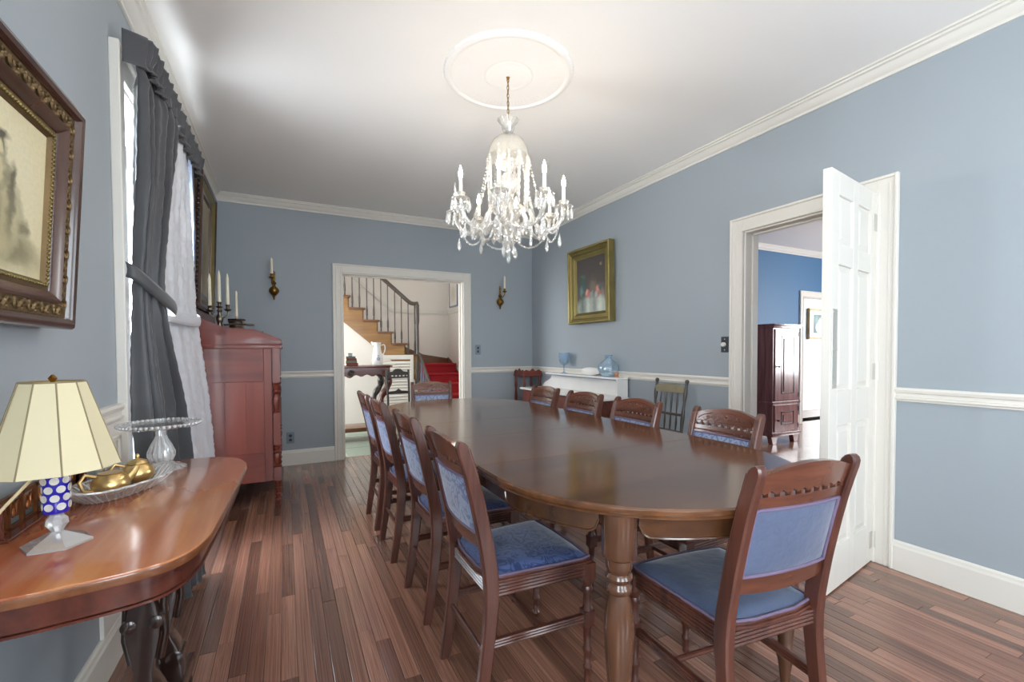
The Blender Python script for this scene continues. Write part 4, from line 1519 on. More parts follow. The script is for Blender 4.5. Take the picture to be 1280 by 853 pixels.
# gilt still life on the right wall
gp = thing('framed_painting', 'dark still life painting of fruit and a white cloth in a deep gilt frame', 'picture', (XR - .058, 3.895, 1.868), R(-90))
gp.rotation_euler = (R(1.0), 0, R(-90))
GW, GH = .72, .80
build_frame(gp, GW, GH, [
    ('outer_moulding', [(0, -.04), (0, .03), (.008, .036), (.02, .034), (.026, .020), (.026, -.04)], M['giltframe']),
    ('middle_moulding', [(.026, -.04), (.026, .022), (.04, .026), (.052, .014), (.062, .016), (.066, .004), (.066, -.04)], M['giltframe']),
    ('inner_moulding', [(.066, -.04), (.066, .006), (.085, .010), (.10, -.004), (.108, -.006), (.115, -.014), (.115, -.04)], M['giltframe'])])
pm3 = print_mat('still_life', '463C36', [
    (.5, .78, .8, .4, '4C443E', .5), (.55, .08, .62, .22, '8F998F', .2), (.20, .14, .07, .18, '5E6B64', .7), (.40, .10, .05, .16, 'B4BBB0', .7), (.62, .12, .05, .18, '66726C', .7), (.80, .10, .06, .16, 'B2B8AA', .7),
    (.22, .45, .15, .16, '2C4A48', .3), (.23, .60, .07, .12, '35524C', .4), (.23, .68, .10, .03, '4A6258', .4), (.17, .42, .05, .07, '5E7C78', .6),
    (.38, .35, .085, .075, 'B4685E', .25), (.36, .38, .035, .035, 'DDA090', .6), (.58, .48, .11, .13, '6A5C4C', .4), (.58, .64, .05, .07, '574A3A', .5), (.76, .38, .12, .09, '9A5A4A', .3), (.72, .40, .045, .045, 'C98A74', .6), (.82, .42, .06, .06, '36545A', .4), (.68, .32, .05, .04, '8FA0A4', .5),
    (.52, .33, .05, .045, '7C8C8A', .5), (.84, .84, .03, .02, 'A89A84', .7)], .03, .25, .3, .4)
picture_quad('canvas', GW - .22, GH - .22, pm3, gp, .016)
MB().box(-GW / 2 + .01, GW / 2 - .01, .02, .042, -GH / 2 + .01, GH / 2 - .01).build('backing', M['framewood'], gp)

# ================================================================== WALL SCONCES
def sconce(x, z, side, lab):
    t = thing('wall_sconce', lab, 'sconce', (x, YB, z), group='candle sconces on the end wall')
    MB().lathe([(.004, -.20), (.010, -.193), (.007, -.18), (.013, -.172), (.010, -.160), (.030, -.145), (.044, -.122), (.046, -.105), (.038, -.082), (.016, -.064), (.012, -.05), (.020, -.042), (.024, -.03), (.012, -.018), (.010, 0), (.016, .010), (.012, .022), (.010, .03), (.016, .045), (.012, .06)], 20, (0, -.048, 0)).build('backplate', M['brass'], t, smooth=50)
    MB().tube([(0, -.05, -.10), (0, 0, -.10)], .008, 8).build('wall_stud', M['brass'], t)
    tt = [(0.012 * math.cos(q * .6), -.048, .072 + .012 * math.sin(q * .6)) for q in range(11)]
    MB().tube(tt, .004, 6).build('ring', M['brass'], t)
    dx = .05 * side
    MB().tube(spline([(0, -.05, -.03), (dx * .5, -.09, -.055), (dx, -.115, -.02), (dx, -.115, .01)], 14), .006, 8).build('arm', M['brass'], t, smooth=60)
    MB().lathe([(.006, 0), (.022, .008), (.030, .018), (.026, .02), (.012, .016), (.013, .045), (.016, .05), (.010, .05)], 16, (dx, -.115, 0)).build('candle_cup', M['brass'], t, smooth=50)
    MB().lathe([(.0115, .04), (.011, .19), (.009, .20), (.003, .204), (.001, .212)], 14, (dx, -.115, 0)).build('candle', M['candle'], t)
sconce(-.085, 1.905, -.35, 'brass wall sconce with an ivory candle above the red chest')
sconce(2.435, 1.905, .6, 'brass wall sconce with an ivory candle between the doorway and the room corner')

# ================================================================== SWITCHES AND OUTLETS
sw = thing('light_switch', 'painted blue-grey switch plate beside the hall doorway', 'switch', (2.148, YB, 1.195))
MB().box(-.037, .037, -.006, 0, -.06, .06).build('plate', M['plateblue'], sw, bevel=.003)
for z in (.022, -.022):
    MB().box(-.012, .012, -.010, -.005, z - .014, z + .014).build('rocker', M['switchplate'], sw, bevel=.002)
ou = thing('wall_outlet', 'painted blue-grey outlet plate low on the wall beside the red chest', 'outlet', (.042, YB, .285))
MB().box(-.037, .037, -.006, 0, -.058, .058).build('plate', M['plateblue'], ou, bevel=.003)
for z in (.022, -.022):
    MB().lathe([(.014, 0), (.016, .004)], 14, M=Matrix.Translation((0, -.005, z)) @ Matrix.Rotation(R(90), 4, 'X')).build('socket', M['switchplate'], ou)
ds = thing('dimmer_switch', 'dark switch plate with a round ivory dimmer knob beside the open door', 'switch', (XR, 2.299, 1.22), R(-90))
MB().box(-.033, .033, -.006, 0, -.058, .058).build('plate', M['switchplate'], ds, bevel=.003)
MB().lathe([(.017, 0), (.017, .012), (.014, .018), (.002, .019)], 18, M=Matrix.Translation((-.006, -.006, 0)) @ Matrix.Rotation(R(90), 4, 'X')).build('knob', M['ivoryplastic'], ds)
for z in (.04, -.04):
    MB().ball((0, -.006, z), .004, 8, 4).build('screw', M['ivoryplastic'], ds)

# ================================================================== RED CHEST
KX0, KX1, KY0, KY1 = XL + .004, -.045, 3.895, 5.06
cs = thing('chest', 'tall red cherry chest with turned corner columns and a scrolled top gallery', 'chest', ((KX0 + KX1) / 2, (KY0 + KY1) / 2, 0))
ox, oy2 = (KX0 + KX1) / 2, (KY0 + KY1) / 2
def kb(m, x0, x1, y0, y1, z0, z1): return m.box(x0 - ox, x1 - ox, y0 - oy2, y1 - oy2, z0, z1)
PXW = .048
for s, y in ((1, KY0), (-1, KY1)):
    ya, yb = (y, y + .022 * s)
    ya, yb = min(ya, yb), max(ya, yb)
    # framed side: stiles, rails and recessed panel of boards
    kb(MB(), KX0, KX0 + .075, ya, yb, .195, 1.205).build('side_stile', M['chestwood'], cs, bevel=.002)
    kb(MB(), KX1 - PXW - .05, KX1 - PXW + .004, ya, yb, .195, 1.205).build('side_stile', M['chestwood'], cs, bevel=.002)
    kb(MB(), KX0 + .075, KX1 - PXW - .05, ya, yb, .955, 1.205).build('side_rail', M['chestrail'], cs, bevel=.002)
    kb(MB(), KX0 + .075, KX1 - PXW - .05, ya, yb, .195, .415).build('side_rail', M['chestrail'], cs, bevel=.002)
    xs = [KX0 + .075, KX0 + .20, KX0 + .335, KX1 - PXW - .05]
    for x0, x1 in zip(xs, xs[1:]):
        kb(MB(), x0 + .0006, x1 - .0006, ya + .006, yb - .004, .415, .955).build('side_board', M['chestwood'], cs)
kb(MB(), KX0, KX0 + .012, KY0 + .02, KY1 - .02, .19, 1.2).build('back_board', M['chestwood'], cs)
kb(MB(), KX0, KX1 - .03, KY0 + .02, KY1 - .02, .19, .21).build('bottom_board', M['chestwood'], cs)
# top with overhang and gallery
kb(MB(), KX0, KX1 + .028, KY0 - .018, KY1 + .018, 1.205, 1.232).build('top_board', M['chestrail'], cs, bevel=.003, seg=2)
gal = [(KX0, 1.232), (KX1 + .026, 1.232), (KX1 + .026, 1.268), (KX1 + .006, 1.283), (-.12, 1.318), (-.20, 1.345), (-.27, 1.352), (-.36, 1.356), (-.42, 1.372), (-.47, 1.398), (-.52, 1.418), (-.56, 1.424), (KX0, 1.424)]
for y in (KY0 - .016, KY1 - .004):
    MB().prism([(x - ox, z) for x, z in gal], y - oy2, y + .02 - oy2, 'y').build('gallery_side', M['chestrail'], cs, bevel=.003, seg=2)
kb(MB(), KX0, KX0 + .02, KY0, KY1, 1.232, 1.50).build('gallery_back', M['chestrail'], cs, bevel=.003)
kb(MB(), KX0 + .02, KX1 - .26, KY0 + .004, KY1 - .004, 1.33, 1.35).build('gallery_shelf', M['chestrail'], cs, bevel=.002)
# drawers on the front (facing the table) with knobs
zd = [(.225, .45), (.46, .69), (.70, .94), (.955, 1.19)]
for z0, z1 in zd:
    dr = kb(MB(), KX1 - .075, KX1 - .035, KY0 + .05, KY1 - .05, z0, z1).build('drawer', M['chestrail'], cs, bevel=.004)
    for y in (KY0 + .27, KY1 - .27):
        MB().lathe([(.008, 0), (.008, .012), (.018, .02), (.020, .03), (.012, .038), (.002, .04)], 14, M=Matrix.Translation((KX1 - .036 - ox, y - oy2, (z0 + z1) / 2)) @ Matrix.Rotation(R(90), 4, 'Y')).build('knob', M['darkmetal'], dr)
m = MB()
for a, c in zip([.195] + [z[1] for z in zd], [z[0] for z in zd] + [1.205]):
    kb(m, KX1 - .08, KX1 - .04, KY0 + .04, KY1 - .04, a, c)
m.build('front_rail', M['chestrail'], cs)
# corner columns: square blocks with turned lengths and a turned foot
COLP = [(.012, .0), (.016, .010), (.017, .03), (.021, .038), (.021, .048), (.015, .056), (.017, .075), (.022, .083), (.022, .093), (.015, .10), (.016, .118), (.023, .128), (.023, .138), (.016, .145), (.017, .165), (.021, .175), (.021, .195)]
def turned(z0, z1):
    d = z1 - z0
    return [(.023, z0), (.027, z0 + .010), (.015, z0 + .018), (.018, z0 + .03), (.026, z0 + d * .35), (.025, z0 + d * .5), (.015, z0 + d * .62), (.025, z0 + d * .66), (.028, z0 + d * .70), (.017, z0 + d * .76), (.025, z0 + d * .84), (.028, z0 + d * .9), (.017, z0 + d * .95), (.021, z1)]
for y in (KY0 + .006, KY1 - .006):
    for x, full in ((KX1 - .014, True), (KX0 + .05, False)):
        m = MB()
        m.lathe(COLP, 18, (x - ox, y - oy2, 0))
        if full:
            h = .024
            m.box(x - ox - h, x - ox + h, y - oy2 - h, y - oy2 + h, .195, .30)
            m.lathe(turned(.30, .47), 18, (x - ox, y - oy2, 0))
            m.box(x - ox - h, x - ox + h, y - oy2 - h, y - oy2 + h, .47, .715)
            m.lathe(turned(.715, .945), 18, (x - ox, y - oy2, 0))
            m.box(x - ox - h, x - ox + h, y - oy2 - h, y - oy2 + h, .945, 1.205)
        m.build('corner_column' if full else 'rear_foot', M['chestwood'], cs, smooth=40)

# candelabra, candlestick and dish on the chest (standing on the gallery shelf, z 1.35)
GZ = 1.35
cd_ = thing('candelabra', 'tarnished silver three-branch candelabra with tall ivory candles on the chest', 'candelabra', (-.445, 4.16, GZ), 0)
MB().lathe([(.060, 0), (.060, .008), (.045, .016), (.018, .026), (.014, .05), (.022, .07), (.026, .09), (.014, .11), (.012, .135), (.020, .15), (.012, .165), (.011, .18)], 20).build('stem', M['silver'], cd_, smooth=50)
for dx, dz in ((-.062, .17), (0, .20), (.055, .18)):
    if dx:
        MB().tube(spline([(0, 0, .13), (dx * .5, 0, .10), (dx, 0, .12), (dx, 0, dz - .03)], 16), .006, 8).build('branch', M['silver'], cd_, smooth=60)
    MB().lathe([(.005, dz - .035), (.022, dz - .025), (.026, dz - .018), (.012, dz - .012), (.012, dz + .008), (.018, dz + .014), (.018, dz + .018), (.010, dz + .018)], 16, (dx, 0, 0)).build('candle_cup', M['silver'], cd_, smooth=50)
    MB().lathe([(.0125, dz + .012), (.0105, dz + .22), (.006, dz + .245), (.0015, dz + .262)], 14, (dx, 0, 0)).build('candle', M['candle'], cd_)
cb = thing('candlestick', 'single slim ivory candle in a dark lidded dish holder beside the candelabra', 'candlestick', (-.335, 4.20, GZ))
MB().lathe([(.045, 0), (.05, .01), (.052, .05), (.060, .075), (.055, .08), (.03, .085), (.012, .09), (.012, .11), (.008, .11)], 24).build('dish', M['silver'], cb, smooth=50)
MB().lathe([(.060, .078), (.063, .084), (.060, .09)], 24, caps=False).build('rim', M['darkwood'], cb)
MB().lathe([(.009, .10), (.0075, .30), (.001, .315)], 12).build('candle', M['candle'], cb)
lf = thing('serving_spoon', 'flat brown and silver ladle resting across the chest gallery', 'spoon', (-.30, 3.96, 1.385), R(15))
MB().ball((.07, 0, .0), .03, 14, 8, (1.1, .7, .32)).build('bowl', M['silver'], lf, smooth=60)
MB().tube([(.05, 0, .002), (-.02, 0, .004), (-.10, .01, -.006)], [.006, .005, .007], 8).build('handle', M['darkwood'], lf)
for x, y, sc_, lab, mt in ((-.21, 4.02, 1.0, 'small dark round knob-topped pot behind the chest gallery', 'darkwood'), (-.15, 4.04, .85, 'small grey round pot behind the chest gallery', 'silver')):
    p = thing('small_pot', lab, 'pot', (x, y, 1.232))
    MB().lathe([(.025 * sc_, 0), (.034 * sc_, .02), (.036 * sc_, .05), (.03 * sc_, .072), (.022 * sc_, .08)], 18).build('body', M[mt], p, smooth=60)
    MB().lathe([(.024 * sc_, .08), (.018 * sc_, .092), (.006 * sc_, .098), (.008 * sc_, .106), (.002, .11)], 16).build('lid', M[mt], p, smooth=60)

# ================================================================== CONSOLE TABLE
EX0, EX1, EY0, EY1, EZ = XL + .030, -.136, 1.062, 2.135, .765
con = thing('console_table', 'cherry console table with rounded corners and dark scroll legs under the engraving', 'table', ((EX0 + EX1) / 2, (EY0 + EY1) / 2, 0))
ex, ey = (EX0 + EX1) / 2, (EY0 + EY1) / 2
CON = [(EX0, 2.135), (EX0, 1.056), (-.434, 1.059), (-.376, 1.064), (-.281, 1.079), (-.225, 1.098), (-.200, 1.118), (-.182, 1.144), (-.168, 1.180), (-.158, 1.225), (-.153, 1.275),
       (-.142, 1.524), (-.131, 1.872), (-.131, 1.93), (-.136, 1.97), (-.150, 2.015), (-.175, 2.065), (-.221, 2.113), (-.28, 2.13)]
def con_outline(d):
    # dense smooth outline, inset by d
    pts = CON[:2] + [(p.x, p.y) for p in spline([(x, y, 0) for x, y in CON[1:] + [(EX0 + .16, 2.135)]], 70)][1:]
    cx, cy = (EX0 - .136) / 2, 1.6
    out = []
    for x, y in pts:
        sx_, sy_ = 1 - d / .22, 1 - d / .535
        out.append((EX0 if x < EX0 + .001 else EX0 + (x - EX0) * (1 - d / .44), cy + (y - cy) * sy_))
    return [(x - ex, y - ey) for x, y in out]
MB().prism(con_outline(.0), EZ - .022, EZ - .004).build('edge_band', M['consoleedge'], con, bevel=.003, seg=2, smooth=30)
MB().prism(con_outline(.001), EZ - .006, EZ).build('table_top', M['consoletop'], con, bevel=.002, seg=2, smooth=30)
MB().prism(con_outline(.028), EZ - .078, EZ - .022).build('apron', M['consolewood'], con, bevel=.002, smooth=30)
MB().prism(con_outline(.024), EZ - .083, EZ - .078).build('apron_bead', M['consolewood'], con, smooth=30)
# central lyre pedestal of two thick scrolls on a narrow platform
pxc, pyc = -.362 - ex, 1.70 - ey
OUT = [(.062, .685), (.064, .62), (.040, .57), (.030, .52), (.048, .47), (.056, .40), (.040, .33), (.030, .27), (.058, .22), (.072, .17), (.066, .11),
       (-.066, .11), (-.072, .17), (-.058, .22), (-.030, .27), (-.040, .33), (-.056, .40), (-.048, .47), (-.030, .52), (-.040, .57), (-.064, .62), (-.062, .685)]
OUT = [(x * .68, z) for x, z in OUT]
def rounded(pts, n):
    return [(p.x, p.y) for p in spline([(x, z, 0) for x, z in pts], n)]
for dy in (-.11, .11):
    y = pyc + dy
    MB().prism([(x + pxc, z) for x, z in rounded(OUT, 66)], y - .035, y + .035, 'y').build('scroll_support', M['darkwood'], con, bevel=.006, seg=2, smooth=40)
    for s_, z, r in ((1, .19, .024), (-1, .19, .024), (1, .43, .018), (-1, .43, .018)):
        MB().lathe([(r * .6, -.040), (r, -.036), (r, .036), (r * .6, .040)], 18, M=Matrix.Translation((pxc + s_ * .030, y, z)) @ Matrix.Rotation(R(90), 4, 'X')).build('scroll_roll', M['darkwood'], con, smooth=40)
    for s_ in (-1, 1):
        MB().tube([(pxc + s_ * .046, y, .50), (pxc + s_ * .042, y, .46), (pxc + s_ * .046, y, .38), (pxc + s_ * .034, y, .31)], .009, 8).build('scroll_ridge', M['darkwood'], con, smooth=60)
MB().box(pxc - .02, pxc + .02, pyc - .11, pyc + .11, .36, .44).build('pedestal_tie', M['darkwood'], con, bevel=.004)
MB().prism([(pxc - .07, pyc - .24), (pxc + .06, pyc - .24), (pxc + .055, pyc - .12), (pxc + .055, pyc + .12), (pxc + .06, pyc + .24), (pxc - .07, pyc + .24)], .06, .11).build('platform', M['darkwood'], con, bevel=.006, seg=2)
for x in (pxc - .04, pxc + .032):
    for y in (pyc - .205, pyc + .205):
        MB().lathe([(.014, 0), (.024, .015), (.025, .035), (.02, .06)], 16, (x, y, 0)).build('bun_foot', M['darkwood'], con, smooth=60)

# lamp
lp = thing('table_lamp', 'small lamp with cut cobalt glass stem and cream panelled shade', 'lamp', (-.447, 1.315, EZ))
hexa = lambda r: [(r * math.cos(PI / 3 * k + .25), r * math.sin(PI / 3 * k + .25)) for k in range(6)]
m = MB()
rings = [(.060, 0), (.060, .004), (.046, .012), (.016, .026), (.010, .030)]
MB().lathe([(r, z) for r, z in rings], 6).build('glass_foot', M['cutglass'], lp, smooth=0)
MB().lathe([(.010, .029), (.014, .036), (.020, .045), (.019, .056), (.013, .062), (.011, .066)], 8).build('faceted_knop', M['cutglass'], lp, smooth=0)
MB().lathe([(.012, .065), (.021, .070), (.0225, .074), (.0225, .150), (.021, .156), (.012, .158)], 20).build('cobalt_stem', M['cobalt'], lp, smooth=40)
m = MB()
for row in range(4):
    for k in range(7):
        a = 2 * PI * (k + .5 * (row % 2)) / 7
        z = .085 + row * .0185
        Mx = Matrix.Rotation(a, 4, 'Z') @ Matrix.Translation((.0222, 0, z)) @ Matrix.Rotation(R(90), 4, 'Y')
        m.lathe([(.0078, -.0005), (.0080, .0007), (.0055, .0009), (.0045, .0002), (.001, .0006)], 12, M=Mx)
m.build('cut_roundel', M['milkglass'], lp, smooth=50)
MB().tube([(0, 0, .155), (0, 0, .34)], .004, 8).build('stem_rod', M['brass'], lp)
SB, ST, SZ0, SZ1 = .108, .053, .165, .352
m = MB()
n8 = 10
for k in range(n8):
    a0, a1 = 2 * PI * k / n8 + .1, 2 * PI * (k + 1) / n8 + .1
    vs = []
    for (r, z) in ((SB, SZ0), (ST, SZ1)):
        for a in (a0, a1):
            vs.append((r * math.cos(a), r * math.sin(a), z))
    m.add(vs, [(0, 1, 3, 2)])
sh = m.build('shade', M['shade'], lp, smooth=0, thick=.002)
m = MB()
for k in range(n8):
    a = 2 * PI * k / n8 + .1
    m.tube([(SB * 1.008 * math.cos(a), SB * 1.008 * math.sin(a), SZ0), (ST * 1.012 * math.cos(a), ST * 1.012 * math.sin(a), SZ1)], .0016, 6)
m.tube([(ST * math.cos(2*PI*k/n8 + .1), ST * math.sin(2*PI*k/n8 + .1), SZ1) for k in range(n8)], .0022, 6, closed=True)
m.build('seam', M['shadetrim'], sh)
MB().lathe([(.004, .34), (.010, .345), (.004, .352), (.008, .36), (.002, .368)], 12).build('finial', M['brass'], lp, smooth=50)
bl = MB().ball((0, 0, .25), .022, 12, 8, (1, 1, 1.3)).build('bulb', emit('warm_lamp_bulb', 'FFE2AE', 2.5), lp, smooth=60)
cdv = thing('lamp_cord', 'ivory electric cord rising behind the lamp to the wall', 'cord')
MB().tube(spline([(-.47, 1.34, EZ + .155), (-.49, 1.36, EZ + .15), (-.525, 1.33, EZ + .10), (-.565, 1.27, EZ + .035), (-.588, 1.15, EZ + .012), (-.590, 1.00, EZ + .010), (-.590, .97, EZ - .1), (-.592, .96, .35)], 40), .0035, 8).build('flex', M['cord'], cdv, smooth=60)

# pierced rack along the wall
br = thing('pierced_rack', 'reddish brass rack with pierced scroll panel standing behind the lamp', 'rack', (-.572, 1.60, EZ))
RL, RH = .46, .085
m = MB().box(-.004, .004, -RL/2, RL/2, 0, .012).box(-.004, .004, -RL/2, RL/2, RH - .01, RH)
for k in range(8):
    y = -RL/2 + RL * k / 7
    m.box(-.004, .004, y - .005, y + .005, 0, RH)
for k in range(7):
    y = -RL/2 + RL * (k + .5) / 7
    for s in (-1, 1):
        m.tube([(0, y + s * (.004 + .016 * (1 - q/14) * (1 + math.cos(q * .6)) * .6), .045 + .026 * (1 - q/16) * math.sin(q * .6)) for q in range(13)], .0035, 6)
m.build('pierced_panel', plain('copper_brass', '8A5532', .35, metal=.8, var=.2), br, smooth=50)
MB().box(-.016, .03, -RL/2 - .006, RL/2 + .006, 0, .008).build('base', M['consolewood'], br, bevel=.002)
for s in (-1, 1):
    MB().box(-.012, .02, s * RL/2 - .005, s * RL/2 + .005, .008, RH).build('end_bracket', M['consolewood'], br, bevel=.002)

# glass tray with gold cream and sugar set
tr = thing('glass_tray', 'boat shaped cut glass tray holding the gold cream set', 'tray', (-.435, 1.705, EZ), R(-30))
def boat(th, base):
    def f(u, v):
        a = 2 * PI * u
        rx = .086 * (.50 + .50 * v)
        ry = .165 * (.60 + .40 * v)
        k = 1 + .035 * math.cos(24 * a) * v
        px = abs(math.cos(a)) ** 1.0 * (1 if math.cos(a) >= 0 else -1)
        pyy = abs(math.sin(a)) ** .85 * (1 if math.sin(a) >= 0 else -1)
        lift = .036 * v ** 1.6 + .010 * v * abs(math.sin(a)) ** 6
        return (rx * px * k, ry * pyy, base + lift)
    return f
m = MB().grid(boat(0, .003), 96, 8, True)
def boat_floor(u, v):
    p = boat(0, .003)(u, 0)
    k = max(v, .002)
    return (p[0] * k, p[1] * k, p[2])
m.grid(boat_floor, 96, 2, True)
m.build('bowl', M['glass'], tr, smooth=40, thick=.004)
m = MB()
for k in range(34):
    a = 2 * PI * k / 34
    p0, p1 = Vector(boat(0, .003)(k / 34, .1)), Vector(boat(0, .003)(k / 34, 1))
    m.tube([p0 * .999 + Vector((0, 0, -.001)), (p0 + p1) / 2 + Vector((0, 0, -.003)), p1], [.003, .004, .002], 6)
MB().tube([boat(0, .003)(k / 96, 1) for k in range(96)], .0032, 6, closed=True).build('rim', M['cutglass'], tr, smooth=60)
m.build('cut_ribs', M['cutglass'], tr, smooth=60)['kind'] = 'stuff'
def pot(name, lab, cat, x, y, s, spout, rz):
    p = thing(name, lab, cat, (x, y, EZ + .010), rz)
    MB().lathe([(.020 * s, 0), (.033 * s, .006 * s), (.042 * s, .020 * s), (.043 * s, .032 * s), (.036 * s, .046 * s), (.026 * s, .054 * s), (.027 * s, .058 * s)], 28).build('body', M['gold'], p, smooth=60)
    MB().tube([(-.036 * s, 0, .014 * s), (-.058 * s, 0, .020 * s), (-.066 * s, 0, .045 * s), (-.054 * s, 0, .062 * s), (-.032 * s, 0, .052 * s)], .0045 * s, 8).build('handle', M['gold'], p, smooth=60)
    if spout:
        MB().tube([(.034 * s, 0, .03 * s), (.050 * s, 0, .046 * s), (.060 * s, 0, .062 * s)], [.014 * s, .011 * s, .007 * s], 10).build('spout', M['gold'], p, smooth=60)
    else:
        MB().lathe([(.027 * s, .057 * s), (.024 * s, .064 * s), (.012 * s, .070 * s), (.004 * s, .073 * s), (.006 * s, .079 * s), (.004 * s, .085 * s), (.001, .087 * s)], 20).build('lid', M['gold'], p, smooth=60)
    return p
pot('cream_jug', 'shiny gold cream jug with loop handle on the glass tray', 'jug', -.452, 1.675, 1.05, True, R(35))
pot('sugar_bowl', 'shiny gold lidded sugar bowl on the glass tray behind the cream jug', 'bowl', -.418, 1.795, 1.0, False, R(20))
# cake stand
ck = thing('cake_stand', 'clear pressed glass cake stand with beaded rim in front of the curtain', 'cake stand', (-.395, 1.985, EZ))
MB().lathe([(.070, 0), (.073, .004), (.062, .012), (.040, .020), (.031, .027), (.034, .034), (.040, .048), (.040, .062), (.030, .090), (.020, .108), (.0155, .122), (.0155, .143), (.024, .150), (.03, .152)], 48, mod=lambda a, j: 1 + .05 * math.cos(16 * a + j * .9)).build('pedestal', M['cutglass'], ck, smooth=25)
MB().lathe([(.012, .152), (.108, .152), (.118, .156), (.120, .166), (.116, .168), (.112, .160), (.01, .158)], 48).build('plate', M['glass'], ck, smooth=40)
m = MB()
for k in range(48):
    a = 2 * PI * k / 48
    m.ball((.119 * math.cos(a), .119 * math.sin(a), .163), .006, 6, 4)
m.build('beaded_rim', M['cutglass'], ck, smooth=60)
# ================================================================== MARBLE WASHSTAND on the right wall
QY0, QY1 = 3.31, 4.90
QX0, QX1 = 2.56, XR - .028
ws = thing('washstand', 'red mahogany washstand with white marble top and tall marble splash on the wall', 'washstand', ((QX0 + QX1) / 2, (QY0 + QY1) / 2, 0))
qx, qy = (QX0 + QX1) / 2, (QY0 + QY1) / 2
def qb(m, x0, x1, y0, y1, z0, z1): return m.box(x0 - qx, x1 - qx, y0 - qy, y1 - qy, z0, z1)
qb(MB(), QX0 + .03, QX1, QY0 + .03, QY1 - .03, .12, .715).build('cabinet_body', M['consolewood'], ws, bevel=.003)
qb(MB(), QX0, QX1, QY0, QY1, .715, .737).build('marble_top', M['marble'], ws, bevel=.005, seg=2)
sp = [(QY0 + .02, .737), (QY1 - .01, .737), (QY1 - .03, .765), (QY1 - .08, .80), (QY1 - .15, .82), (QY1 - .21, .85), (QY1 - .25, .905), (QY0 + .02, .905)]
MB().prism([(y - qy, z) for y, z in sp], QX1 - .02 - qx, QX1 - qx, 'x').build('marble_splash', M['marble'], ws, bevel=.003)
qb(MB(), QX1 - .13, QX1 - .02, QY0 + .02, QY0 + .04, .737, .905).build('splash_return', M['marble'], ws, bevel=.003)
qb(MB(), QX1 - .12, QX1, QY0 + .015, QY1 - .25, .905, .921).build('marble_shelf', M['marble'], ws, bevel=.004, seg=2)
qb(MB(), QX1 - .118, QX1 - .105, QY0 + .02, QY1 - .26, .893, .905).build('shelf_moulding', M['bluegrey'], ws, bevel=.002)
for i, (z0, z1) in enumerate(((.56, .70), (.14, .54))):
    for k in range(2):
        y0 = QY0 + .05 + k * (QY1 - QY0 - .1) / 2
        d = qb(MB(), QX0 + .012, QX0 + .032, y0 + .01, y0 + (QY1 - QY0 - .1) / 2 - .01, z0, z1).build('drawer' if i == 0 else 'cupboard_door', M['chestrail'], ws, bevel=.004)
        MB().lathe([(.006, 0), (.006, .012), (.014, .02), (.010, .03), (.002, .032)], 12, M=Matrix.Translation((QX0 + .012 - qx, y0 + .28 - qy, (z0 + z1) / 2)) @ Matrix.Rotation(R(-90), 4, 'Y')).build('knob', M['brass'], d)
for y in (QY0 + .06, QY1 - .06):
    for x in (QX0 + .06, QX1 - .05):
        MB().lathe([(.016, 0), (.026, .02), (.03, .05), (.022, .08), (.03, .10), (.03, .12)], 14, (x - qx, y - qy, 0)).build('foot', M['darkwood'], ws, smooth=50)
# carved corner stand between the washstand and the end wall
cb2 = thing('corner_stand', 'red brown carved corner stand between the washstand and the end wall', 'stand', (2.76, 5.06, 0))
for x, y in ((-.11, -.11), (.11, -.11), (-.11, .11), (.11, .11)):
    MB().lathe([(.012, 0), (.018, .03), (.012, .08), (.016, .2), (.020, .3), (.012, .36), (.020, .40), (.014, .46), (.018, .6), (.012, .70), (.019, .74), (.014, .80), (.014, .86)], 12, (x, y, 0)).build('turned_post', M['chestwood'], cb2, smooth=50)
for z in (.20, .52, .86):
    MB().box(-.135, .135, -.135, .135, z, z + .022).build('shelf', M['chestrail'], cb2, bevel=.004)
MB().prism([(-.13, .882), (.13, .882), (.13, .92), (.09, .945), (.04, .925), (0, .96), (-.04, .925), (-.09, .945), (-.13, .92)], -.128, -.112, 'x').build('carved_gallery', M['chestrail'], cb2, bevel=.003)
MB().prism([(-.13, .882), (.13, .882), (.13, .92), (.09, .945), (.04, .925), (0, .96), (-.04, .925), (-.09, .945), (-.13, .92)], -.132, -.116, 'y').build('carved_gallery', M['chestrail'], cb2, bevel=.003)

# glass on the shelf, top z .921
SZ = .921
gx = QX1 - .06
gb = thing('goblet', 'pale blue glass goblet on the washstand shelf', 'goblet', (gx, 4.335, SZ))
MB().lathe([(.046, 0), (.046, .003), (.020, .010), (.007, .020), (.006, .07), (.010, .078), (.007, .086), (.016, .095)], 24).build('stem', M['blueglass'], gb, smooth=50)
MB().lathe([(.014, .094), (.044, .110), (.056, .140), (.060, .19), (.064, .235), (.062, .235), (.057, .19), (.053, .142), (.04, .114), (.012, .098)], 28, caps=False).build('bowl', M['blueglass'], gb, smooth=60)
va = thing('glass_vase', 'pale blue swirled glass bottle vase on the washstand shelf', 'vase', (gx, 3.545, SZ))
MB().lathe([(.045, 0), (.06, .004), (.09, .035), (.103, .075), (.098, .11), (.07, .145), (.04, .165), (.030, .18), (.034, .20), (.040, .215), (.037, .215), (.028, .2), (.025, .185)], 40, mod=lambda a, j: 1 + .02 * math.cos(14 * a + j * .5)).build('body', M['blueglass'], va, smooth=40)
pl_ = thing('white_platter', 'white oval platter leaning on the wall behind the washstand shelf', 'plate', (QX1 - .03, 3.86, SZ + .02), 0)
MB().lathe([(.004, 0), (.06, .002), (.085, .010), (.10, .014), (.098, .017), (.06, .006), (.002, .004)], 36, M=Matrix.Translation((0, 0, .018)) @ Matrix.Rotation(R(-72), 4, 'Y') @ Matrix.Diagonal((.42, 1.75, 1, 1))).build('dish', M['porcelain'], pl_, smooth=60)
tb = thing('small_trinket', 'small coral and white ornament at the end of the washstand shelf', 'ornament', (gx - .01, 3.41, SZ))
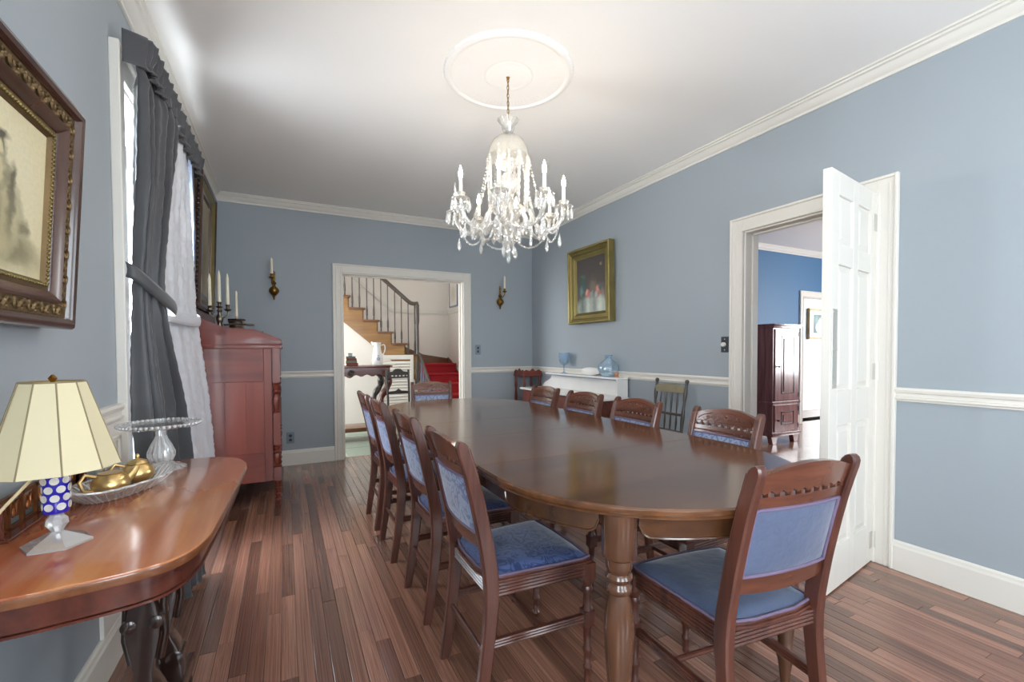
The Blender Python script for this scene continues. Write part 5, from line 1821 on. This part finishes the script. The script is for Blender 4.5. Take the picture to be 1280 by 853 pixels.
MB().lathe([(.022, 0), (.026, .008), (.016, .018), (.024, .032), (.018, .05), (.006, .058)], 14).build('body', plain('coral_glaze', 'C48A72', .3, var=.3, vscale=60), tb, smooth=60)

# ================================================================== SPINDLE CHAIR against the right wall
sc = thing('spindle_chair', 'small dark spindle-back side chair with worn olive crest against the right wall', 'chair', (2.60, 2.735, 0), R(-90))
# local: seat front -y (towards the room), back +y (towards the wall)
for s in (-1, 1):
    MB().tube(spline([(s * .150, .17, .43), (s * .153, .19, .60), (s * .157, .215, .80), (s * .160, .235, .925)], 16), [.013 + .003 * math.sin(q * 1.3) for q in range(16)], 10).ball((s * .160, .236, .93), .017, 10, 6).build('back_post', M['spindle'], sc, smooth=60)
    MB().tube([(s * .150, .17, .43), (s * .165, .20, .2), (s * .17, .21, 0)], [.017, .016, .011], 10).build('rear_leg', M['spindle'], sc, smooth=60)
    MB().lathe([(.010, 0), (.014, .05), (.018, .12), (.013, .15), (.019, .17), (.014, .2), (.019, .32), (.014, .42)], 12, (s * .155, -.15, 0)).build('front_leg', M['spindle'], sc, smooth=60)
    MB().tube([(s * .158, -.15, .22), (s * .162, .19, .22)], .008, 8).build('side_stretcher', M['spindle'], sc)
MB().prism([(-.150, .835), (.150, .835), (.155, .88), (.12, .900), (.05, .906), (-.05, .906), (-.12, .900), (-.155, .88)], .207, .232, 'y').build('crest_rail', M['crestolive'], sc, bevel=.005, seg=2)
MB().tube([(-.152, .195, .665), (.152, .195, .665)], .0105, 10).build('mid_rail', M['spindle'], sc)
MB().tube([(-.150, .183, .53), (.150, .183, .53)], .009, 10).build('low_rail', M['spindle'], sc)
for k in range(4):
    x = -.09 + .06 * k
    MB().tube([(x, .183, .53), (x, .19, .60), (x, .195, .665), (x, .203, .75), (x, .215, .838)], [.005, .0085, .005, .0085, .005], 8).build('spindle', M['spindle'], sc, smooth=60)
MB().prism([(-.165, .175), (-.185, -.10), (-.15, -.175), (.15, -.175), (.185, -.10), (.165, .175)], .415, .442).build('seat', M['spindle'], sc, bevel=.01, seg=2)
for x0 in (-.155, ):
    MB().tube([(-.155, -.15, .16), (.155, -.15, .16)], .009, 8).build('front_stretcher', M['spindle'], sc)

# ================================================================== HALL: STAIR
SYF, SYB = 7.30, 8.28
st_ = thing('staircase', 'oak staircase with dark balusters and red carpeted lower steps in the hall', 'staircase', (1.94, SYF, 0))
def sx(x): return x - 1.94
RISE, RUN = .181, .214
NT = 9
# stringer with stepped top
pts = []
x, z = 1.955, 1.131
pts.append((sx(1.955), .66))
pts.append((sx(1.955), z))
for k in range(NT):
    pts.append((sx(1.955 - RUN * (k + 1)), z + RISE * k - .03))
    pts.append((sx(1.955 - RUN * (k + 1)), z + RISE * (k + 1) - .03))
pts[1] = (sx(1.955), z - .03)
xe = 1.955 - RUN * NT
pts.append((sx(xe), z + RISE * NT - .47))
MB().prism(pts, 0, .03, 'y').build('stringer', M['stairwood'], st_)
# scroll-cut bracket under each tread end and the treads, risers, balusters
tread = riser = balu = None
bal_mesh = [(.0115, 0), (.0115, .07), (.0145, .075), (.0145, .16), (.0105, .20), (.0085, .24), (.0085, 1)]
for k in range(NT):
    xr = 1.955 - RUN * k
    zt = 1.131 + RISE * k
    if tread is None:
        tread = MB().box(-RUN - .005, .028, -.032, SYB - SYF, -.032, 0).build('tread', M['treadwood'], st_, bevel=.010, seg=2)
        riser = MB().box(-.015, 0, .0, SYB - SYF, -RISE, -.03).build('riser', M['treadwood'], st_)
        t_, r_ = tread, riser
    else:
        t_, r_ = child_copy(tread, st_), child_copy(riser, st_)
    t_.location = (sx(xr), 0, zt)
    r_.location = (sx(xr), 0, zt)
    for q in (.055, .160):
        x = xr - q
        top = 2.005 + .854 * max(0, (1.80 - x)) + (0 if x < 1.80 else -.02) - .03
        if top - zt < .1: continue
        L = top - zt
        m = MB().lathe([(.0115, 0), (.0115, .06), (.015, .066), (.015, .16), (.011, .19), (.0085, .23), (.008, L)], 8).build('baluster', M['railwood'], st_, smooth=40)
        m.location = (sx(x), .02, zt)
rail = spline([(1.945, .02, 1.955), (1.86, .02, 1.955), (1.80, .02, 1.985), (1.70, .02, 2.07), (1.40, .02, 2.325), (.9, .02, 2.752), (.3, .02, 3.264)], 40)
vs = [(sx(p.x), .02, p.z) for p in rail]
MB().tube(vs, .032, 10).build('handrail', M['railwood'], st_, smooth=60)
MB().lathe([(.040, .62), (.040, 1.0), (.030, 1.02), (.026, 1.05), (.030, 1.30), (.026, 1.60), (.032, 1.64), (.036, 1.68), (.036, 1.93), (.030, 1.95), (.020, 1.985), (.004, 1.99)], 14, (0, .02, 0)).build('newel', M['railwood'], st_, smooth=40)
# lower carpeted flight coming towards the dining room, landing behind the newel
for k, (yf, zt) in enumerate(((6.60, .12), (6.83, .295), (7.05, .47), (7.28, .64), (7.52, .80), (7.78, .96))):
    y1 = 7.80 if k < 5 else 8.28
    m = MB().box(sx(1.975), sx(2.77), yf - SYF, max(y1, yf + .3) - SYF, max(zt - .19, 0), zt)
    m.box(sx(1.975), sx(2.77), yf - .028 - SYF, yf + .05 - SYF, zt - .035, zt)
    m.build('carpeted_step', M['carpet'], st_, bevel=.012, seg=2)
MB().prism([(6.55 - SYF, 0), (6.55 - SYF, .26), (7.6 - SYF, .74), (8.1 - SYF, 1.0), (8.28 - SYF, 1.06), (8.28 - SYF, 0)], sx(2.775), sx(2.795), 'x').build('wall_skirt', M['treadwood'], st_)
MB().prism([(6.57 - SYF, 0), (6.57 - SYF, .16), (7.28 - SYF, .70), (7.30 - SYF, .70), (7.30 - SYF, 0)], sx(1.95), sx(1.974), 'x').build('open_skirt', M['stairwood'], st_)
for k in range(5):
    y = 6.64 + .13 * k
    z = .10 + (y - 6.60) * .76
    m = MB().lathe([(.012, -.05), (.012, .10), (.018, .12), (.018, .22), (.011, .28), (.011, .46)], 8).build('lower_baluster', M['balusterblue'], st_, smooth=40)
    m.location = (sx(1.962), y - SYF, z + .06)
MB().tube([(sx(1.962), 6.57 - SYF, .60), (sx(1.962), 7.29 - SYF, 1.145)], .022, 8).build('lower_handrail', M['railwood'], st_, smooth=60)
MB().prism([(sx(1.96), .6), (sx(2.79), .6), (sx(2.79), 1.04), (sx(2.3), 1.12), (sx(1.96), 1.26)], SYB - .02 - SYF, SYB - SYF, 'y').build('end_skirt', M['treadwood'], st_)
# plastered wall under the stair
m = MB().prism([(-.9, 0), (1.94, 0), (1.94, .70), (-.2, 2.62), (-.9, 3.19)], 7.325, 7.36, 'y')
struct('wall_under_stair', m, M['hallwall'], smooth=0)

# hall table: carved, on a low platform
ht = thing('hall_table', 'carved red mahogany hall table with heavy scroll legs beyond the doorway', 'table', (.86, 6.34, 0))
MB().prism([(-.50, -.20), (.40, -.20), (.44, -.15), (.44, .22), (-.50, .22)], .965, .992).build('table_top', M['hallwood'], ht, bevel=.006, seg=2)
ap = [(-.46, .965)] + [(-.46 + .86 * q / 32, .862 + .014 * math.cos(q * 1.2) - .018 * math.exp(-((q - 12) / 3) ** 2)) for q in range(33)] + [(.40, .965)]
MB().prism(ap, -.178, -.155, 'y').build('apron', M['hallwood'], ht, bevel=.003)
MB().box(.375, .40, -.155, .2, .87, .965).build('side_apron', M['hallwood'], ht, bevel=.003)
m = MB()
for cx in (-.10,):
    m.tube([(cx + .045 * math.cos(q * .45) * (1 - q / 40), -.184, .895 + .04 * math.sin(q * .45) * (1 - q / 40)) for q in range(26)], .007, 6)
    m.ball((cx, -.182, .895), .016, 10, 6)
m.build('carved_boss', M['darkwood'], ht, smooth=60)
for (x, y) in ((.34, -.14), (.30, .17), (-.44, -.14), (-.42, .17)):
    pts = spline([(x, y, .90), (x + .045, y, .82), (x + .03, y, .70), (x - .04, y, .58), (x - .06, y, .46), (x - .02, y, .34), (x + .01, y, .20)], 26)
    lg_ = MB().tube(pts, [.050 - .022 * k / 25 + .006 * math.sin(k * 1.3) for k in range(26)], 10).build('scroll_leg', M['darkwood'] if y > 0 else M['hallwood'], ht, smooth=60)
    if y < 0:
        MB().tube([(x + .02 + .03 * math.cos(q * .5) * (1 - q / 24), y - .042, .81 + .035 * math.sin(q * .5) * (1 - q / 24)) for q in range(20)], .007, 6).build('leg_carving', M['darkwood'], lg_, smooth=60)
MB().box(-.50, .42, -.19, .21, .13, .185).build('platform', M['treadwood'], ht, bevel=.008, seg=2)
for x in (-.45, .37):
    for y in (-.15, .17):
        MB().ball((x, y, .068), .066, 12, 8, (.8, .8, 1)).build('bun_foot', M['darkwood'], ht, smooth=60)

def book(x, y, z, w, d, h, mt, rz, lab):
    t = thing('book', lab, 'book', (x, y, z), R(rz), 'books on the hall table')
    MB().box(-w/2, w/2, -d/2, d/2, 0, h * .14).box(-w/2, w/2, -d/2, d/2, h * .86, h).box(-w/2, -w/2 + .004, -d/2, d/2, 0, h).build('cover', mt, t, bevel=.001)
    MB().box(-w/2 + .004, w/2 - .006, -d/2 + .005, d/2 - .005, h * .14, h * .86).build('pages', M['paper'], t)
book(.79, 6.34, .992, .20, .15, .035, M['bookred'], 90, 'thick brown book at the bottom of the stack on the hall table')
book(.785, 6.34, 1.027, .18, .14, .032, M['bookgreen'], 88, 'grey green book second in the stack on the hall table')
book(.78, 6.34, 1.059, .17, .13, .030, M['bookred'], 92, 'red brown book third in the stack on the hall table')
book(.775, 6.34, 1.089, .16, .12, .026, M['bookgreen'], 90, 'grey green book on top of the stack on the hall table')
tk = thing('mantel_box', 'tiny dark lidded box on top of the book stack', 'box', (.775, 6.32, 1.115))
MB().box(-.025, .025, -.02, .02, 0, .03).build('body', M['darkwood'], tk, bevel=.003)
MB().box(-.028, .028, -.023, .023, .03, .042).build('lid', M['darkwood'], tk, bevel=.004)
pi_ = thing('pitcher', 'tall white porcelain pitcher with a blue grey flower on the hall table', 'pitcher', (1.14, 6.40, .992))
MB().lathe([(.062, 0), (.066, .006), (.072, .03), (.072, .08), (.062, .15), (.050, .21), (.046, .25), (.050, .285), (.058, .31), (.054, .31), (.045, .28), (.04, .25)], 28).build('body', M['porcelain'], pi_, smooth=60)
MB().tube(spline([(.05, 0, .27), (.09, 0, .28), (.105, 0, .24), (.095, 0, .18), (.062, 0, .13)], 18), .008, 8).build('handle', M['porcelain'], pi_, smooth=60)
MB().tube([(-.045, 0, .28), (-.07, 0, .305), (-.082, 0, .318)], [.022, .016, .008], 8).build('spout', M['porcelain'], pi_, smooth=60)
m = MB()
for k in range(6):
    a = k * PI / 3
    m.ball((.014 * math.cos(a), -.0715, .085 + .016 * math.sin(a)), .009, 8, 4, (1, .25, 1))
m.ball((0, -.066, .125), .008, 8, 4, (1, .3, 2.2))
m.build('flower_decal', M['bluegrey'], pi_, smooth=60)

# hall chair, seen from behind the table end chair
hc = thing('hall_chair', 'dark wooden chair with pierced crest standing in the hall beside the hall table', 'chair', (1.345, 5.86, 0), R(4))
for s in (-1, 1):
    MB().tube(spline([(s * .14, .16, 0), (s * .14, .14, .25), (s * .14, .13, .45), (s * .143, .15, .70), (s * .146, .18, .935)], 18), .015, 8).build('rear_post', M['spindle'], hc, smooth=60)
    MB().lathe([(.011, 0), (.016, .1), (.02, .25), (.015, .35), (.02, .43)], 10, (s * .15, -.18, 0)).build('front_leg', M['spindle'], hc, smooth=60)
MB().prism([(-.14, .865), (.14, .865), (.14, .905), (.07, .915), (.04, .945), (0, .95), (-.04, .945), (-.07, .915), (-.14, .905)], .155, .178, 'y').build('crest_rail', M['spindle'], hc, bevel=.003)
m = MB()
for k in range(5):
    m.box(-.11 + .05 * k, -.09 + .05 * k, .152, .17, .845, .866)
m.build('crest_peg', M['spindle'], hc)
MB().box(-.14, .14, .15, .172, .825, .846).build('under_rail', M['spindle'], hc, bevel=.003)
MB().prism([(-.14, .62), (.14, .62), (.14, .65), (.04, .66), (0, .69), (-.04, .66), (-.14, .65)], .135, .155, 'y').build('mid_rail', M['spindle'], hc, bevel=.003)
MB().box(-.17, .17, -.2, .15, .42, .455).build('seat', M['chairwood'], hc, bevel=.01, seg=2)

# white louvred shutter leaning under the stair
lv = thing('louvred_shutter', 'white louvred shutter standing under the stair behind the hall chair', 'shutter', (1.58, 7.20, 0))
m = MB().box(-.26, -.215, -.02, .015, 0, 1.12).box(.215, .26, -.02, .015, 0, 1.12).box(-.215, .215, -.02, .015, 0, .08).box(-.215, .215, -.02, .015, 1.05, 1.12)
m.build('shutter_frame', M['trim'], lv, bevel=.003)
sl = None
for k in range(20):
    z = .11 + .047 * k
    if sl is None:
        sl = MB().box(-.215, .215, -.004, .004, -.022, .022).build('slat', M['trim'], lv); o = sl
    else:
        o = child_copy(sl, lv)
    o.location = (0, -.003, z)
    o.rotation_euler = (R(-32), 0, 0)

# small frame on the hall right-hand wall
hfm = thing('hall_picture', 'small grey framed print on the hall wall above the landing', 'picture', (HX1 - .012, 7.95, 2.24), R(-90))
build_frame(hfm, .46, .50, [('frame_bar', [(0, -.012), (0, .012), (.02, .016), (.03, .006), (.03, -.012)], M['bluegrey'])])
picture_quad('print', .40, .44, print_mat('faded_print', 'E4DED4', [(.5, .5, .3, .3, 'D2CABC', .5)], .02, .05), hfm, -.002)

# ================================================================== BLUE ROOM: cabinet and photograph
FX0, FX1, FY0, FY1, FZ = 5.37, 5.90, 3.55, 4.36, 1.50
cbn = thing('tall_cabinet', 'plum mahogany cabinet with narrow panelled doors against the deep blue wall', 'cabinet', ((FX0 + FX1) / 2, (FY0 + FY1) / 2, 0))
fx, fy = (FX0 + FX1) / 2, (FY0 + FY1) / 2
def fb(m, x0, x1, y0, y1, z0, z1): return m.box(x0 - fx, x1 - fx, y0 - fy, y1 - fy, z0, z1)
fb(MB(), FX0, FX1, FY0, FY1, .12, FZ - .05).build('body', M['cabinetwood'], cbn, bevel=.004)
m = fb(MB(), FX0 - .03, FX1 + .03, FY0 - .04, FY1, FZ - .02, FZ)
fb(m, FX0 - .012, FX1 + .012, FY0 - .018, FY1, FZ - .05, FZ - .02)
m.build('cornice', M['cabinetwood'], cbn, bevel=.006, seg=2)
fb(MB(), FX0 - .012, FX1 + .012, FY0 - .016, FY1, .50, .53).build('waist_moulding', M['cabinetwood'], cbn, bevel=.004)
fb(MB(), FX0 - .02, FX1 + .02, FY0 - .025, FY1, .10, .14).build('plinth', M['cabinetwood'], cbn, bevel=.006, seg=2)
for z0, z1 in ((.545, FZ - .065), (.155, .49)):
    d = MB()
    fb(d, FX0 + .03, FX1 - .03, FY0 - .014, FY0, z0, z1)
    do = d.build('cabinet_door', M['cabinetwood'], cbn, bevel=.003)
    i = .12
    m = MB()
    for a0, a1, c0_, c1_ in ((FX0 + i + .03, FX1 - i, z0 + .085, z0 + .097), (FX0 + i + .03, FX1 - i, z1 - .097, z1 - .085), (FX0 + i + .03, FX0 + i + .045, z0 + .085, z1 - .085), (FX1 - i - .015, FX1 - i, z0 + .085, z1 - .085)):
        fb(m, a0, a1, FY0 - .018, FY0 - .012, c0_, c1_)
    m.build('panel_moulding', M['darkwood'], do, bevel=.002)
    fb(MB(), FX0 + i + .07, FX1 - i - .04, FY0 - .022, FY0 - .012, z0 + .12, z1 - .12).build('raised_panel', M['cabinetwood'], do, bevel=.008)
    zc_ = (z0 + z1) / 2 - .02
    MB().lathe([(.006, 0), (.006, .014), (.013, .02), (.010, .03), (.002, .032)], 12, M=Matrix.Translation((FX0 + .075 - fx, FY0 - .014 - fy, zc_)) @ Matrix.Rotation(R(90), 4, 'X')).build('knob', M['darkmetal'], do)
    for hz in (z0 + .06, z1 - .06):
        fb(MB(), FX1 - .035, FX1 - .025, FY0 - .018, FY0 - .010, hz - .03, hz + .03).build('hinge', M['darkmetal'], do)
for x in (FX0 + .05, FX1 - .05):
    for y in (FY0 + .03, FY1 - .05):
        MB().prism([(x - .07 - fx, .10), (x + .07 - fx, .10), (x + .05 - fx, .06), (x + .035 - fx, 0), (x - .035 - fx, 0), (x - .05 - fx, .06)], y - .03 - fy, y + .03 - fy, 'y').build('bracket_foot', M['cabinetwood'], cbn, bevel=.004)
ph = thing('framed_photograph', 'framed photograph of a figure in white, hung on the cream passage wall', 'picture', (9.42, 5.27, 1.68), 0)
build_frame(ph, .78, .60, [('frame_bar', [(0, -.02), (0, .014), (.015, .024), (.045, .012), (.05, -.02)], M['giltdark'])])
MB().box(-.35, .35, -.004, .01, -.26, .26).build('mat_board', plain('pale_green_mat', 'D6DAC8', .8), ph)
picture_quad('photo', .42, .36, print_mat('snapshot', '3E4A44', [(.5, .35, .32, .34, 'C9C8C2', .3), (.52, .55, .12, .25, 'D8D6D2', .3), (.52, .80, .07, .09, '8A7468', .3), (.2, .7, .15, .25, '5A6A62', .5)], .03, .15), ph, -.008)
